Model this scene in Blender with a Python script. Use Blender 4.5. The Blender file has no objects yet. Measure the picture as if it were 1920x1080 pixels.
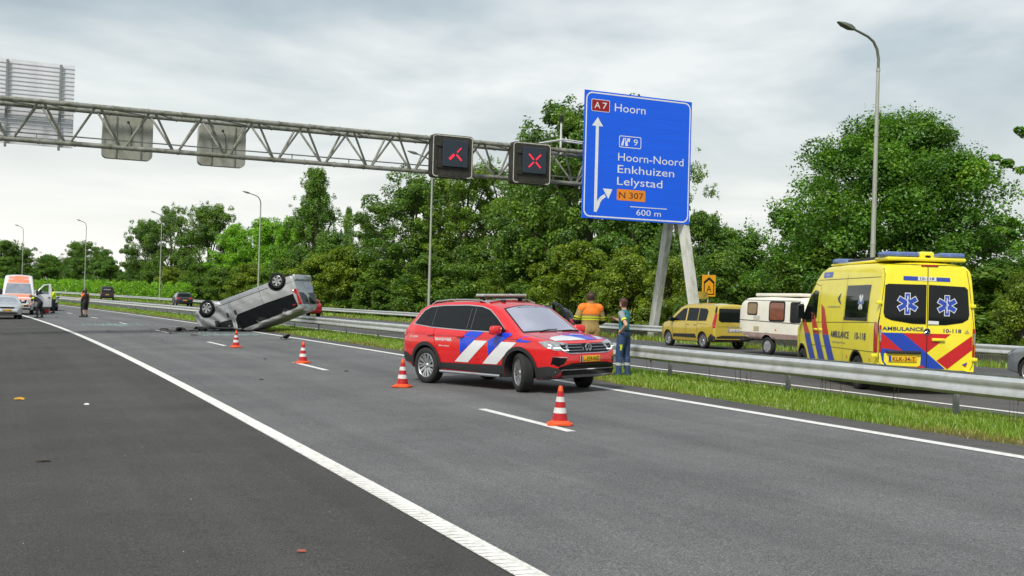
import bpy, bmesh, math, random
import numpy as np
from mathutils import Vector, Matrix
from mathutils.bvhtree import BVHTree
from mathutils.geometry import delaunay_2d_cdt

random.seed(7); RNG = np.random.default_rng(7)
SC = bpy.context.scene
COL = SC.collection
R_ = math.radians

# ------------------------------------------------------------------ camera
FPX, CAM_H, PITCH, ROLL = 2122.2, 1.55, 0.012868, 0.026828
cam_data = bpy.data.cameras.new('camera'); cam = bpy.data.objects.new('camera', cam_data); COL.objects.link(cam)
cam_data.sensor_width = 36.0; cam_data.lens = FPX / 1920 * 36.0
cam_data.clip_start = 0.1; cam_data.clip_end = 9000
_f = Vector((0, math.cos(PITCH), math.sin(PITCH))); _u0 = Vector((0, -math.sin(PITCH), math.cos(PITCH))); _r0 = Vector((1, 0, 0))
_r = _r0 * math.cos(ROLL) + _u0 * math.sin(ROLL); _u = _u0 * math.cos(ROLL) - _r0 * math.sin(ROLL)
cam.matrix_world = Matrix(((_r.x, _u.x, -_f.x, 0), (_r.y, _u.y, -_f.y, 0), (_r.z, _u.z, -_f.z, CAM_H), (0, 0, 0, 1)))
SC.camera = cam

# ------------------------------------------------------------------ world, sun, exposure
SUN_EL, SUN_AZ = 48.0, 205.0          # azimuth of the sun, degrees clockwise from +Y
world = bpy.data.worlds.new('World'); SC.world = world; world.use_nodes = True
nt = world.node_tree; nt.nodes.clear()
def wn(t, **k):
    n = nt.nodes.new(t)
    for a, b in k.items(): setattr(n, a, b)
    return n
wl = nt.links.new
out = wn('ShaderNodeOutputWorld'); bg = wn('ShaderNodeBackground'); wl(bg.outputs[0], out.inputs[0])
sky = wn('ShaderNodeTexSky', sky_type='NISHITA'); sky.sun_disc = False
sky.sun_elevation = R_(SUN_EL); sky.sun_rotation = R_(SUN_AZ); sky.air_density = 1.5; sky.dust_density = 3
tc = wn('ShaderNodeTexCoord'); sep = wn('ShaderNodeSeparateXYZ'); wl(tc.outputs['Generated'], sep.inputs[0])
# clouds live on a flat layer high above: direction / height
zc = wn('ShaderNodeMath', operation='MAXIMUM'); wl(sep.outputs[2], zc.inputs[0]); zc.inputs[1].default_value = 0.0
za = wn('ShaderNodeMath', operation='ADD'); wl(zc.outputs[0], za.inputs[0]); za.inputs[1].default_value = 0.22
dx = wn('ShaderNodeMath', operation='DIVIDE'); wl(sep.outputs[0], dx.inputs[0]); wl(za.outputs[0], dx.inputs[1])
dy = wn('ShaderNodeMath', operation='DIVIDE'); wl(sep.outputs[1], dy.inputs[0]); wl(za.outputs[0], dy.inputs[1])
cv = wn('ShaderNodeCombineXYZ'); wl(dx.outputs[0], cv.inputs[0]); wl(dy.outputs[0], cv.inputs[1])
n1 = wn('ShaderNodeTexNoise'); n1.inputs['Scale'].default_value = 1.15; n1.inputs['Detail'].default_value = 5; n1.inputs['Roughness'].default_value = .55; n1.inputs['Distortion'].default_value = .35
mp1 = wn('ShaderNodeMapping'); mp1.inputs['Location'].default_value = (2.6, 1.7, 0); wl(cv.outputs[0], mp1.inputs[0]); wl(mp1.outputs[0], n1.inputs['Vector'])
cr = wn('ShaderNodeValToRGB'); wl(n1.outputs[0], cr.inputs[0])
e = cr.color_ramp.elements; e[0].position = .36; e[0].color = (1.85, 2.35, 2.70, 1); e[1].position = .66; e[1].color = (5.1, 5.25, 5.2, 1)
m_ = cr.color_ramp.elements.new(.5); m_.color = (3.0, 3.45, 3.7, 1)
# thin, paler cloud towards the horizon where the layer is seen edge-on
hz = wn('ShaderNodeMapRange'); wl(sep.outputs[2], hz.inputs[0]); hz.inputs[1].default_value = .0; hz.inputs[2].default_value = .25; hz.inputs[3].default_value = 1; hz.inputs[4].default_value = 0
hm = wn('ShaderNodeMath', operation='POWER'); wl(hz.outputs[0], hm.inputs[0]); hm.inputs[1].default_value = 1.35
gx = wn('ShaderNodeMapRange'); wl(sep.outputs[0], gx.inputs[0]); gx.inputs[1].default_value = -.6; gx.inputs[2].default_value = .6; gx.inputs[3].default_value = 1.15; gx.inputs[4].default_value = .55   # thinner cloud, brighter, towards the left
hg = wn('ShaderNodeMath', operation='MULTIPLY', use_clamp=True); wl(hm.outputs[0], hg.inputs[0]); wl(gx.outputs[0], hg.inputs[1])
mixh = wn('ShaderNodeMixRGB'); wl(hg.outputs[0], mixh.inputs[0]); wl(cr.outputs[0], mixh.inputs[1]); mixh.inputs[2].default_value = (7.2, 7.1, 6.7, 1)
mixs = wn('ShaderNodeMixRGB'); mixs.inputs[0].default_value = .88; wl(sky.outputs[0], mixs.inputs[1]); wl(mixh.outputs[0], mixs.inputs[2])
wl(mixs.outputs[0], bg.inputs[0]); bg.inputs[1].default_value = .075

sd_ = bpy.data.lights.new('sun', 'SUN'); sd_.energy = 1.5; sd_.angle = R_(12); sd_.color = (1, .95, .88)
sun = bpy.data.objects.new('sun', sd_); COL.objects.link(sun)
az, el = R_(SUN_AZ), R_(SUN_EL)
sun.rotation_euler = Vector((math.sin(az) * math.cos(el), math.cos(az) * math.cos(el), math.sin(el))).to_track_quat('Z', 'Y').to_euler()
sun.location = (0, 0, 60)
SC.view_settings.view_transform = 'Standard'; SC.view_settings.look = 'None'; SC.view_settings.gamma = 1; SC.view_settings.use_curve_mapping = False
SC.view_settings.exposure = 1.22
SC.cycles.use_denoising = True
SC.cycles.max_bounces = 6; SC.cycles.diffuse_bounces = 3; SC.cycles.glossy_bounces = 3; SC.cycles.transmission_bounces = 4; SC.cycles.transparent_max_bounces = 6

# ------------------------------------------------------------------ mesh helpers
def link(o, parent=None):
    COL.objects.link(o)
    if parent is not None: o.parent = parent
    return o
def tag(o, label=None, cat=None, group=None, kind=None):
    for k, v in (('label', label), ('category', cat), ('group', group), ('kind', kind)):
        if v: o[k] = v
    return o
def empty(name, loc=(0, 0, 0), rz=0, parent=None, label=None, cat=None, group=None):
    o = bpy.data.objects.new(name, None); link(o, parent); o.empty_display_size = .1
    o.location = loc; o.rotation_euler = (0, 0, rz)
    return tag(o, label, cat, group)
def mesh_np(name, V, F, mats, smooth=None, fm=None):
    """V (n,3) array, F list of index lists or (m,k) array"""
    me = bpy.data.meshes.new(name)
    V = np.asarray(V, np.float32).reshape(-1, 3)
    if isinstance(F, np.ndarray):
        m, k = F.shape; idx = F.astype(np.int32).ravel(); starts = np.arange(m, dtype=np.int32) * k
    else:
        m = len(F); ln = np.array([len(f) for f in F], np.int32); idx = np.array([i for f in F for i in f], np.int32)
        starts = (np.concatenate([[0], np.cumsum(ln)[:-1]]) if m else np.zeros(0)).astype(np.int32)
    me.vertices.add(len(V)); me.vertices.foreach_set('co', V.ravel())
    me.loops.add(len(idx)); me.loops.foreach_set('vertex_index', idx)
    me.polygons.add(m); me.polygons.foreach_set('loop_start', starts)
    for mt in (mats if isinstance(mats, (list, tuple)) else [mats]): me.materials.append(mt)
    if fm is not None: me.polygons.foreach_set('material_index', np.asarray(fm, np.int32))
    me.update(calc_edges=True); me.validate()
    if smooth is not None:
        me.polygons.foreach_set('use_smooth', np.ones(len(me.polygons), bool))
        if smooth < 179: me.set_sharp_from_angle(angle=R_(smooth))
    else: me.polygons.foreach_set('use_smooth', np.zeros(len(me.polygons), bool))
    return me
def obj(name, me, parent=None, loc=None, rot=None):
    o = bpy.data.objects.new(name, me); link(o, parent)
    if loc is not None: o.location = loc
    if rot is not None: o.rotation_euler = rot
    return o
def copy_tree(o, parent=None):
    c = o.copy(); COL.objects.link(c); c.parent = parent
    for ch in list(o.children): copy_tree(ch, c)
    return c
def frame_from(p0, p1):
    d = Vector(p1) - Vector(p0); L = d.length
    q = d.to_track_quat('Z', 'Y') if L > 1e-9 else Vector((0, 0, 1)).to_track_quat('Z', 'Y')
    return q.to_matrix(), L
class MB:
    def __init__(s): s.v = []; s.f = []; s.m = []; s.n = 0
    def add(s, V, F, mi=0):
        b = s.n; V = [tuple(map(float, v)) for v in V]; s.v += V; s.n += len(V)
        s.f += [[i + b for i in f] for f in F]; s.m += [mi] * len(F); return s
    def bm(s, bm, mi=0, M=None):
        bm.verts.index_update()
        V = [(M @ v.co) if M is not None else v.co for v in bm.verts]; F = [[v.index for v in f.verts] for f in bm.faces]
        s.add(V, F, mi); bm.free(); return s
    def box(s, c, size, bev=0, M=None, mi=0, seg=1, rz=0):
        bm = bmesh.new(); bmesh.ops.create_cube(bm, size=1)
        for v in bm.verts: v.co = Vector((v.co.x * size[0], v.co.y * size[1], v.co.z * size[2]))
        if bev: bmesh.ops.bevel(bm, geom=list(bm.edges), offset=bev, segments=seg, affect='EDGES', profile=.5)
        T = Matrix.Translation(c) @ Matrix.Rotation(rz, 4, 'Z')
        if M is not None: T = M @ T
        return s.bm(bm, mi, T)
    def cyl(s, p0, p1, r0, r1=None, n=12, cap=True, mi=0):
        r1 = r0 if r1 is None else r1; Rm, L = frame_from(p0, p1); V = []
        for P, r in ((p0, r0), (p1, r1)):
            for i in range(n):
                a = 2 * math.pi * i / n; V.append(Vector(P) + Rm @ Vector((math.cos(a) * r, math.sin(a) * r, 0)))
        F = [[i, (i + 1) % n, n + (i + 1) % n, n + i] for i in range(n)]
        if cap: F += [list(range(n))[::-1], list(range(n, 2 * n))]
        return s.add(V, F, mi)
    def tube(s, pts, r, n=8, cap=True, mi=0):
        pts = [Vector(q) for q in pts]; V = []; N = len(pts); up = None
        for i, P in enumerate(pts):
            d = (pts[min(i + 1, N - 1)] - pts[max(i - 1, 0)]).normalized()
            if up is None:
                up = Vector((0, 0, 1)) if abs(d.z) < .9 else Vector((1, 0, 0))
            a = d.cross(up).normalized(); b = a.cross(d); up = b
            rr = r[i] if isinstance(r, (list, tuple)) else r
            for k in range(n):
                t = 2 * math.pi * k / n; V.append(P + a * math.cos(t) * rr + b * math.sin(t) * rr)
        F = [[i * n + k, i * n + (k + 1) % n, (i + 1) * n + (k + 1) % n, (i + 1) * n + k] for i in range(N - 1) for k in range(n)]
        if cap: F += [list(range(n))[::-1], list(range((N - 1) * n, N * n))]
        return s.add(V, F, mi)
    def lathe(s, prof, n=24, M=None, mi=0, close=False):
        V = []; K = len(prof)
        for i in range(n):
            a = 2 * math.pi * i / n
            for r, h in prof:
                v = Vector((r * math.cos(a), r * math.sin(a), h)); V.append(M @ v if M is not None else v)
        F = []
        for i in range(n):
            j = (i + 1) % n
            for k in range(K - 1 if not close else K):
                k2 = (k + 1) % K
                F.append([i * K + k, j * K + k, j * K + k2, i * K + k2])
        return s.add(V, F, mi)
    def prism(s, poly, h, M=None, mi=0, z0=0):
        n = len(poly); V = [Vector((x, y, z0)) for x, y in poly] + [Vector((x, y, z0 + h)) for x, y in poly]
        if M is not None: V = [M @ v for v in V]
        F = [[i, (i + 1) % n, n + (i + 1) % n, n + i] for i in range(n)] + [list(range(n))[::-1], list(range(n, 2 * n))]
        return s.add(V, F, mi)
    def mesh(s, name, mats, smooth=None):
        return mesh_np(name, s.v, s.f, mats, smooth, s.m)
    def build(s, name, mats, parent=None, smooth=None, loc=None, rot=None):
        return obj(name, s.mesh(name, mats, smooth), parent, loc, rot)
def rrect(w, h, r, n=5, cx=0, cy=0):
    P = []
    for sx, sy, a0 in ((1, 1, 0), (-1, 1, 90), (-1, -1, 180), (1, -1, 270)):
        for i in range(n + 1):
            a = R_(a0 + 90 * i / n); P.append((cx + sx * (w / 2 - r) + r * math.cos(a), cy + sy * (h / 2 - r) + r * math.sin(a)))
    return P
_txt = {}
def text2d(s, size=1.0, bold=0.0, align='LEFT'):
    """triangulated flat outline of a string, baseline at 0, cap height about 0.72*size"""
    k = (s, bold, align)
    if k not in _txt:
        cu = bpy.data.curves.new('t', 'FONT'); cu.body = s; cu.size = 1; cu.align_x = align; cu.offset = bold; cu.resolution_u = 3; cu.fill_mode = 'FRONT'
        o = bpy.data.objects.new('t', cu); COL.objects.link(o)
        me = bpy.data.meshes.new_from_object(o.evaluated_get(bpy.context.evaluated_depsgraph_get()))
        V = [(v.co.x, v.co.y) for v in me.vertices]; F = [list(q.vertices) for q in me.polygons]
        bpy.data.objects.remove(o); bpy.data.curves.remove(cu); bpy.data.meshes.remove(me)
        _txt[k] = (V, F)
    V, F = _txt[k]
    return [(x * size, y * size) for x, y in V], F
def text_fit(s, x0, y0, w, h, bold=0.0):
    """string fitted into a box with lower left corner (x0,y0); h is the cap height"""
    V, F = text2d(s, 1, bold); xs = [v[0] for v in V]; a, b = min(xs), max(xs)
    return [(x0 + (x - a) / (b - a) * w, y0 + y / .7 * h) for x, y in V], F

# ------------------------------------------------------------------ materials
_mats = {}
def mat(name, col, rough=.5, metal=0., spec=.5, coat=0., var=.08, vs=4., bump=0., bs=60., dirt=None, dirt_amt=.5, ds=2.5, emit=None, alpha=1, coord='Object', stretch=None):
    if name in _mats: return _mats[name]
    m = bpy.data.materials.new(name); m.use_nodes = True; t = m.node_tree; N = t.nodes; Lk = t.links.new
    b = N['Principled BSDF']; b.inputs['Roughness'].default_value = rough; b.inputs['Metallic'].default_value = metal
    b.inputs['Specular IOR Level'].default_value = spec; b.inputs['Coat Weight'].default_value = coat; b.inputs['Coat Roughness'].default_value = .06
    co = N.new('ShaderNodeTexCoord'); vec = co.outputs[coord]
    if stretch:
        mp = N.new('ShaderNodeMapping'); mp.inputs['Scale'].default_value = stretch; Lk(vec, mp.inputs[0]); vec = mp.outputs[0]
    nz = N.new('ShaderNodeTexNoise'); nz.inputs['Scale'].default_value = vs; nz.inputs['Detail'].default_value = 5; Lk(vec, nz.inputs['Vector'])
    mr = N.new('ShaderNodeMapRange'); Lk(nz.outputs[0], mr.inputs[0]); mr.inputs[1].default_value = .25; mr.inputs[2].default_value = .75; mr.inputs[3].default_value = 1 - var; mr.inputs[4].default_value = 1 + var
    mx = N.new('ShaderNodeMixRGB'); mx.blend_type = 'MULTIPLY'; mx.inputs[0].default_value = 1; mx.inputs[1].default_value = (*col, 1); Lk(mr.outputs[0], mx.inputs[2])
    c = mx.outputs[0]
    if dirt:
        n2 = N.new('ShaderNodeTexNoise'); n2.inputs['Scale'].default_value = ds; n2.inputs['Detail'].default_value = 8; n2.inputs['Roughness'].default_value = .65; Lk(vec, n2.inputs['Vector'])
        r2 = N.new('ShaderNodeMapRange'); Lk(n2.outputs[0], r2.inputs[0]); r2.inputs[1].default_value = .45; r2.inputs[2].default_value = .7; r2.inputs[4].default_value = dirt_amt
        m2 = N.new('ShaderNodeMixRGB'); Lk(r2.outputs[0], m2.inputs[0]); Lk(c, m2.inputs[1]); m2.inputs[2].default_value = (*dirt, 1); c = m2.outputs[0]
    Lk(c, b.inputs['Base Color'])
    if bump:
        n3 = N.new('ShaderNodeTexNoise'); n3.inputs['Scale'].default_value = bs; n3.inputs['Detail'].default_value = 3; Lk(vec, n3.inputs['Vector'])
        bp = N.new('ShaderNodeBump'); bp.inputs['Strength'].default_value = bump; bp.inputs['Distance'].default_value = .02; Lk(n3.outputs[0], bp.inputs['Height']); Lk(bp.outputs[0], b.inputs['Normal'])
    if emit: b.inputs['Emission Color'].default_value = (*emit[0], 1); b.inputs['Emission Strength'].default_value = emit[1]
    _mats[name] = m; return m
def srgb(r, g, b):
    f = lambda c: ((c / 255 + .055) / 1.055) ** 2.4 if c > 10 else c / 255 / 12.92
    return (f(r), f(g), f(b))

# ------------------------------------------------------------------ road axis: a gentle left-hand bend. s along, d to the right
TH, K1, K2 = 0.411346, 0.000553641, 1.02946e-05
_S = np.arange(-120, 640.01, .5)
def _ang(s):
    sp = np.maximum(s, 0); sc_ = np.minimum(sp, 200.); sm = np.minimum(s, 320.)
    return TH + K1 * sm + K2 * (sc_ * np.minimum(sp, 320.) - sc_ * sc_ / 2)
_A = _ang(_S)
_X = np.concatenate([[0], np.cumsum((-np.sin(_A[1:]) - np.sin(_A[:-1])) / 2 * .5)]); _Y = np.concatenate([[0], np.cumsum((np.cos(_A[1:]) + np.cos(_A[:-1])) / 2 * .5)])
_i0 = int(np.argmin(abs(_S))); _X -= _X[_i0]; _Y -= _Y[_i0]
CF = 0.0233
def gz(s, d):
    s = np.asarray(s, float); d = np.asarray(d, float)
    z = np.where(d < 10.8, CF * (np.maximum(d, -3.4) - 10.8), np.where(d < 13.2, 0., -.03 * np.clip((d - 13.2) / 1., 0, 1)))
    z = z - np.where(d < -3.4, .22 * np.clip(-3.4 - d, 0, 3), 0) - np.where(d > 27.5, .05 * np.clip(d - 27.5, 0, 4), 0)
    return z + 4.5e-5 * np.maximum(0, np.minimum(s, 200) - 60) ** 2
def rp(s, d, z=0.):
    """world points for arrays of s, d; z above the local ground"""
    s = np.asarray(s, float); d = np.asarray(d, float); a = np.interp(s, _S, _A)
    return np.stack(np.broadcast_arrays(np.interp(s, _S, _X) + d * np.cos(a), np.interp(s, _S, _Y) + d * np.sin(a), gz(s, d) + z), -1)
def RP(s, d, z=0.): return Vector(rp(s, d, z).tolist())
def RPa(s, d, z):
    v = RP(s, d); v.z = z; return v
def head(s): return float(np.interp(s, _S, _A))
def strip_mesh(name, d0, d1, s0, s1, m, ds=2., nd=1, z=.0, smooth=180):
    ss = np.arange(s0, s1 + ds * .5, ds); dd = np.linspace(d0, d1, nd + 1); Sg, Dg = np.meshgrid(ss, dd, indexing='ij')
    V = rp(Sg, Dg, z).reshape(-1, 3); n = nd + 1
    i = np.arange(len(ss) - 1)[:, None] * n + np.arange(nd)[None]; i = i.ravel()
    me = mesh_np(name, V, np.stack([i, i + 1, i + n + 1, i + n], 1), m, smooth)
    for an, arr in (('dd', Dg), ('ss', Sg)):
        at = me.attributes.new(an, 'FLOAT', 'POINT'); at.data.foreach_set('value', arr.astype(np.float32).ravel())
    return me
def strip(name, *a, **k):
    return tag(obj(name, strip_mesh(name, *a, **k)), kind='structure')
def sweep(prof, s0, s1, ds, d0=0.):
    """profile [(dd,z)] closed, swept along the road; returns verts, faces"""
    ss = np.linspace(s0, s1, max(2, int(round((s1 - s0) / ds)) + 1)); n = len(prof); P = np.array(prof)
    V = np.concatenate([rp(np.full(n, s), d0 + P[:, 0], 0) * [1, 1, 0] + np.stack([P[:, 0] * 0, P[:, 0] * 0, float(gz(s, d0)) + P[:, 1]], 1) for s in ss])
    F = [[i * n + k, i * n + (k + 1) % n, (i + 1) * n + (k + 1) % n, (i + 1) * n + k] for i in range(len(ss) - 1) for k in range(n)]
    F += [list(range(n))[::-1], list(range((len(ss) - 1) * n, len(ss) * n))]
    return V, F
# ------------------------------------------------------------------ setting: ground, carriageways, markings
def asphalt(name, c0, c1, speck=.5, band=.10):
    m = bpy.data.materials.new(name); m.use_nodes = True; t = m.node_tree; N = t.nodes; Lk = t.links.new; b = N['Principled BSDF']
    co = N.new('ShaderNodeTexCoord').outputs['Object']
    def noise(sc, det, ro=.6, vec=None):
        n = N.new('ShaderNodeTexNoise'); n.inputs['Scale'].default_value = sc; n.inputs['Detail'].default_value = det; n.inputs['Roughness'].default_value = ro; Lk(vec or co, n.inputs['Vector']); return n.outputs[0]
    def rng(x, a, b_, c, d):
        n = N.new('ShaderNodeMapRange'); Lk(x, n.inputs[0])
        for i, v in enumerate((a, b_, c, d)): n.inputs[i + 1].default_value = v
        return n.outputs[0]
    def mul(a, b_):
        n = N.new('ShaderNodeMath'); n.operation = 'MULTIPLY'; Lk(a, n.inputs[0]); Lk(b_, n.inputs[1]); return n.outputs[0]
    fine = rng(noise(75, 2, .7), .3, .7, 1 - speck, 1 + speck)
    vo = N.new('ShaderNodeTexVoronoi'); vo.inputs['Scale'].default_value = 95; Lk(co, vo.inputs['Vector'])
    chips = rng(vo.outputs['Color'], .0, 1, 1 - speck * .6, 1 + speck * .6)
    big = rng(noise(.35, 6), .3, .7, .86, 1.14)
    mid = rng(noise(4, 4), .3, .7, .93, 1.07)
    ad = N.new('ShaderNodeAttribute'); ad.attribute_name = 'dd'; as_ = N.new('ShaderNodeAttribute'); as_.attribute_name = 'ss'
    cx = N.new('ShaderNodeCombineXYZ'); Lk(ad.outputs['Fac'], cx.inputs[0]); sm = N.new('ShaderNodeMath'); sm.operation = 'MULTIPLY'; sm.inputs[1].default_value = .012; Lk(as_.outputs['Fac'], sm.inputs[0]); Lk(sm.outputs[0], cx.inputs[1])
    bands = rng(noise(.85, 3, .5, cx.outputs[0]), .3, .7, 1 - band, 1 + band)
    c2x = N.new('ShaderNodeCombineXYZ'); s2 = N.new('ShaderNodeMath'); s2.operation = 'MULTIPLY'; s2.inputs[1].default_value = .05; Lk(as_.outputs['Fac'], s2.inputs[0]); d2 = N.new('ShaderNodeMath'); d2.operation = 'MULTIPLY'; d2.inputs[1].default_value = 5; Lk(ad.outputs['Fac'], d2.inputs[0]); Lk(d2.outputs[0], c2x.inputs[0]); Lk(s2.outputs[0], c2x.inputs[1])
    bands = mul(bands, rng(noise(1., 4, .6, c2x.outputs[0]), .3, .7, .92, 1.08))
    stain = rng(noise(.9, 5, .7), .60, .72, 1, .80); bands = mul(bands, stain)
    v = mul(mul(mul(fine, chips), mul(big, mid)), bands)
    mix = N.new('ShaderNodeMixRGB'); Lk(rng(noise(.5, 3), .35, .65, 0, 1), mix.inputs[0]); mix.inputs[1].default_value = (*c0, 1); mix.inputs[2].default_value = (*c1, 1)
    mm = N.new('ShaderNodeMixRGB'); mm.blend_type = 'MULTIPLY'; mm.inputs[0].default_value = 1; Lk(mix.outputs[0], mm.inputs[1]); Lk(v, mm.inputs[2]); Lk(mm.outputs[0], b.inputs['Base Color'])
    b.inputs['Roughness'].default_value = .82; b.inputs['Specular IOR Level'].default_value = .35
    bp = N.new('ShaderNodeBump'); bp.inputs['Strength'].default_value = .55; bp.inputs['Distance'].default_value = .012
    hh = N.new('ShaderNodeMath'); hh.operation = 'ADD'; Lk(vo.outputs['Distance'], hh.inputs[0]); Lk(noise(130, 2), hh.inputs[1]); Lk(hh.outputs[0], bp.inputs['Height']); Lk(bp.outputs[0], b.inputs['Normal'])
    return m
M_road = asphalt('carriageway asphalt', (.145, .146, .146), (.125, .127, .128), .62, .18)
M_shoulder = asphalt('hard shoulder asphalt', (.072, .069, .063), (.060, .058, .054), .62, .14)
M_strip = asphalt('edge strip asphalt', (.085, .083, .083), (.10, .095, .09), .4)
M_far = asphalt('far carriageway asphalt', (.105, .102, .102), (.09, .088, .088), .35)
M_line = mat('road marking paint', (.78, .77, .73), .6, var=.05, vs=1.5, dirt=(.34, .33, .31), dirt_amt=.6, ds=14, bump=.25, bs=90)
M_soil = mat('verge soil', (.09, .085, .035), .95, var=.35, vs=1.2, bump=.5, bs=20, dirt=(.055, .10, .018), dirt_amt=.9, ds=.7)
M_ground = mat('meadow ground', (.07, .11, .025), .95, var=.3, vs=.05, dirt=(.10, .10, .03), dirt_amt=.5, ds=.02)

g = np.array([(-4000, -600), (4000, -600), (4000, 6000), (-4000, 6000)], float)
V = np.concatenate([g, np.full((4, 1), -.95)], 1); tag(obj('ground', mesh_np('ground', V, [[0, 1, 2, 3]], M_ground)), kind='structure')
strip('verge_left', -14, -3.4, -60, 420, M_soil, ds=3, nd=4)
strip('hard_shoulder', -3.4, 3.0, -30, 420, M_shoulder, ds=1.5, nd=4)
strip('carriageway', 3.0, 10.45, -30, 420, M_road, ds=1.5, nd=5)
strip('edge_strip', 10.45, 11.05, -30, 420, M_strip, ds=1.5)
strip('median', 11.05, 14.15, -30, 420, M_soil, ds=1.5, nd=5)
strip('far_carriageway', 14.15, 23.3, -30, 420, M_far, ds=1.5, nd=4)
strip('far_hard_shoulder', 23.3, 27.2, -30, 420, M_far, ds=1.5, nd=2)
strip('far_verge', 27.2, 120, -60, 420, M_soil, ds=3, nd=12)

LZ = .006
strip('edge_line', 10.17, 10.35, -10, 260, M_line, ds=1.5, z=LZ)
strip('edge_line', 15.0, 15.17, -10, 260, M_line, ds=1.5, z=LZ)
strip('edge_line', 23.36, 23.54, -10, 260, M_line, ds=1.5, z=LZ)
ln = strip('ribbed_edge_line', 2.95, 3.15, -4, 260, M_line, ds=1.5, z=LZ)
mb = MB()                                                        # raised ribs across the line
for s in np.arange(2.6, 34, .105):
    c = RP(s, 3.05, LZ + .002); w = .095 + random.uniform(-.004, .004)
    Rz = Matrix.Translation(c) @ Matrix.Rotation(head(s), 4, 'Z')
    V = [Rz @ Vector((x, y, z)) for x, y, z in ((-w, -.03, 0), (w, -.03, 0), (w, .03, 0), (-w, .03, 0), (-w + .008, -.02, .007), (w - .008, -.02, .007), (w - .008, .02, .007), (-w + .008, .02, .007))]
    mb.add(V, [[0, 1, 5, 4], [1, 2, 6, 5], [2, 3, 7, 6], [3, 0, 4, 7], [4, 5, 6, 7]])
tag(mb.build('rib', M_line, ln), kind='stuff')
for k in range(-1, 22):
    e1 = 16.03 + 12 * k
    strip('lane_dash', 6.58, 6.72, e1 - 3, e1, M_line, ds=1., z=LZ)
    strip('lane_dash', 19.12, 19.26, e1 - 3, e1, M_line, ds=1., z=LZ)
for s0, d0, d1 in ((69.0, -2.9, -1.4), (63.5, -.8, 1.4)):
    strip('cross_mark', d0, d1, s0, s0 + .3, M_line if s0 > 65 else mat('worn marking', (.16, .16, .155), .8, var=.3, vs=6), ds=.15, z=LZ)

# ------------------------------------------------------------------ grass (uncountable): blades as real geometry
def blade_material(name, stops):
    m = bpy.data.materials.new(name); m.use_nodes = True; t = m.node_tree; N = t.nodes; Lk = t.links.new; N.remove(N['Principled BSDF'])
    at = N.new('ShaderNodeAttribute'); at.attribute_name = 'tone'; cr = N.new('ShaderNodeValToRGB'); Lk(at.outputs['Fac'], cr.inputs[0])
    el = cr.color_ramp.elements
    while len(el) < len(stops): el.new(.5)
    for e_, (p, c) in zip(el, stops): e_.position = p; e_.color = (*c, 1)
    d = N.new('ShaderNodeBsdfDiffuse'); tr = N.new('ShaderNodeBsdfTranslucent'); gl = N.new('ShaderNodeBsdfGlossy'); gl.inputs['Roughness'].default_value = .45
    mx = N.new('ShaderNodeMixShader'); mx.inputs[0].default_value = .44; m2 = N.new('ShaderNodeMixShader'); m2.inputs[0].default_value = .05
    for n in (d, tr): Lk(cr.outputs[0], n.inputs['Color'])
    Lk(d.outputs[0], mx.inputs[1]); Lk(tr.outputs[0], mx.inputs[2]); Lk(mx.outputs[0], m2.inputs[1]); Lk(gl.outputs[0], m2.inputs[2]); Lk(m2.outputs[0], N['Material Output'].inputs[0])
    return m
M_grass = blade_material('grass blades', [(0, (.31, .24, .09)), (.25, (.33, .33, .05)), (.55, (.29, .45, .032)), (1, (.16, .31, .022))])
def vnoise(x, y, seed=0):
    r = np.random.default_rng(seed); z = 0
    for i in range(5):
        f = .25 * 1.9 ** i; a = r.uniform(0, 6.28, 4); z = z + np.sin(x * f * 2.1 + a[0] + 1.7 * np.sin(y * f + a[1])) * np.cos(y * f * 2.3 + a[2]) / 1.5 ** i
    return z / 2
def grass(name, bands, label):
    """bands: (d0,d1,s0,s1,count,h,width)"""
    VV = []; TT = []
    for d0, d1, s0, s1, n, h, w in bands:
        s = RNG.uniform(s0, s1, n); d = RNG.uniform(d0, d1, n); e = np.minimum(d - d0, d1 - d)
        cl = vnoise(s * 2.2, d * 3.1, 3); hh = h * RNG.uniform(.45, 1.15, n) * np.clip(.62 + .5 * cl + np.minimum(e, .6) * .55, .25, 1.5)
        P = rp(s, d + .10 * vnoise(s * 3, d, 8), -.01); a = RNG.uniform(0, 6.283, n); l = RNG.uniform(.15, .8, n) * hh
        ca, sa = np.cos(a), np.sin(a); lx, ly = np.cos(a + RNG.normal(1.57, .5, n)) * l, np.sin(a + RNG.normal(1.57, .5, n)) * l
        ww = w * RNG.uniform(.6, 1.3, n)
        q = lambda k, wd, z: np.stack([P[:, 0] + ca * wd + lx * k, P[:, 1] + sa * wd + ly * k, P[:, 2] + z], 1)
        B = np.stack([q(0, -ww, 0 * hh), q(0, ww, 0 * hh), q(.3, -ww * .8, hh * .6), q(.3, ww * .8, hh * .6), q(1., 0 * ww, hh)], 1)
        VV.append(B.reshape(-1, 3))
        dry = np.clip(1 - (d - d0) / .7, 0, 1) * np.clip(.5 + vnoise(s * .9, d, 5), 0, 1.2)
        t = np.clip(.66 + .20 * cl + RNG.normal(0, .16, n) - .62 * dry, 0, 1); TT.append(np.repeat(t, 5))
    V = np.concatenate(VV); n = len(V) // 5; b = np.arange(n)[:, None] * 5
    F = np.concatenate([b + [0, 1, 3], b + [0, 3, 2], b + [2, 3, 4]])
    me = mesh_np(name, V, F, M_grass, 180); at = me.attributes.new('tone', 'FLOAT', 'POINT'); at.data.foreach_set('value', np.concatenate(TT).astype(np.float32))
    return tag(obj(name, me), label, 'grass', kind='stuff')
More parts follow.
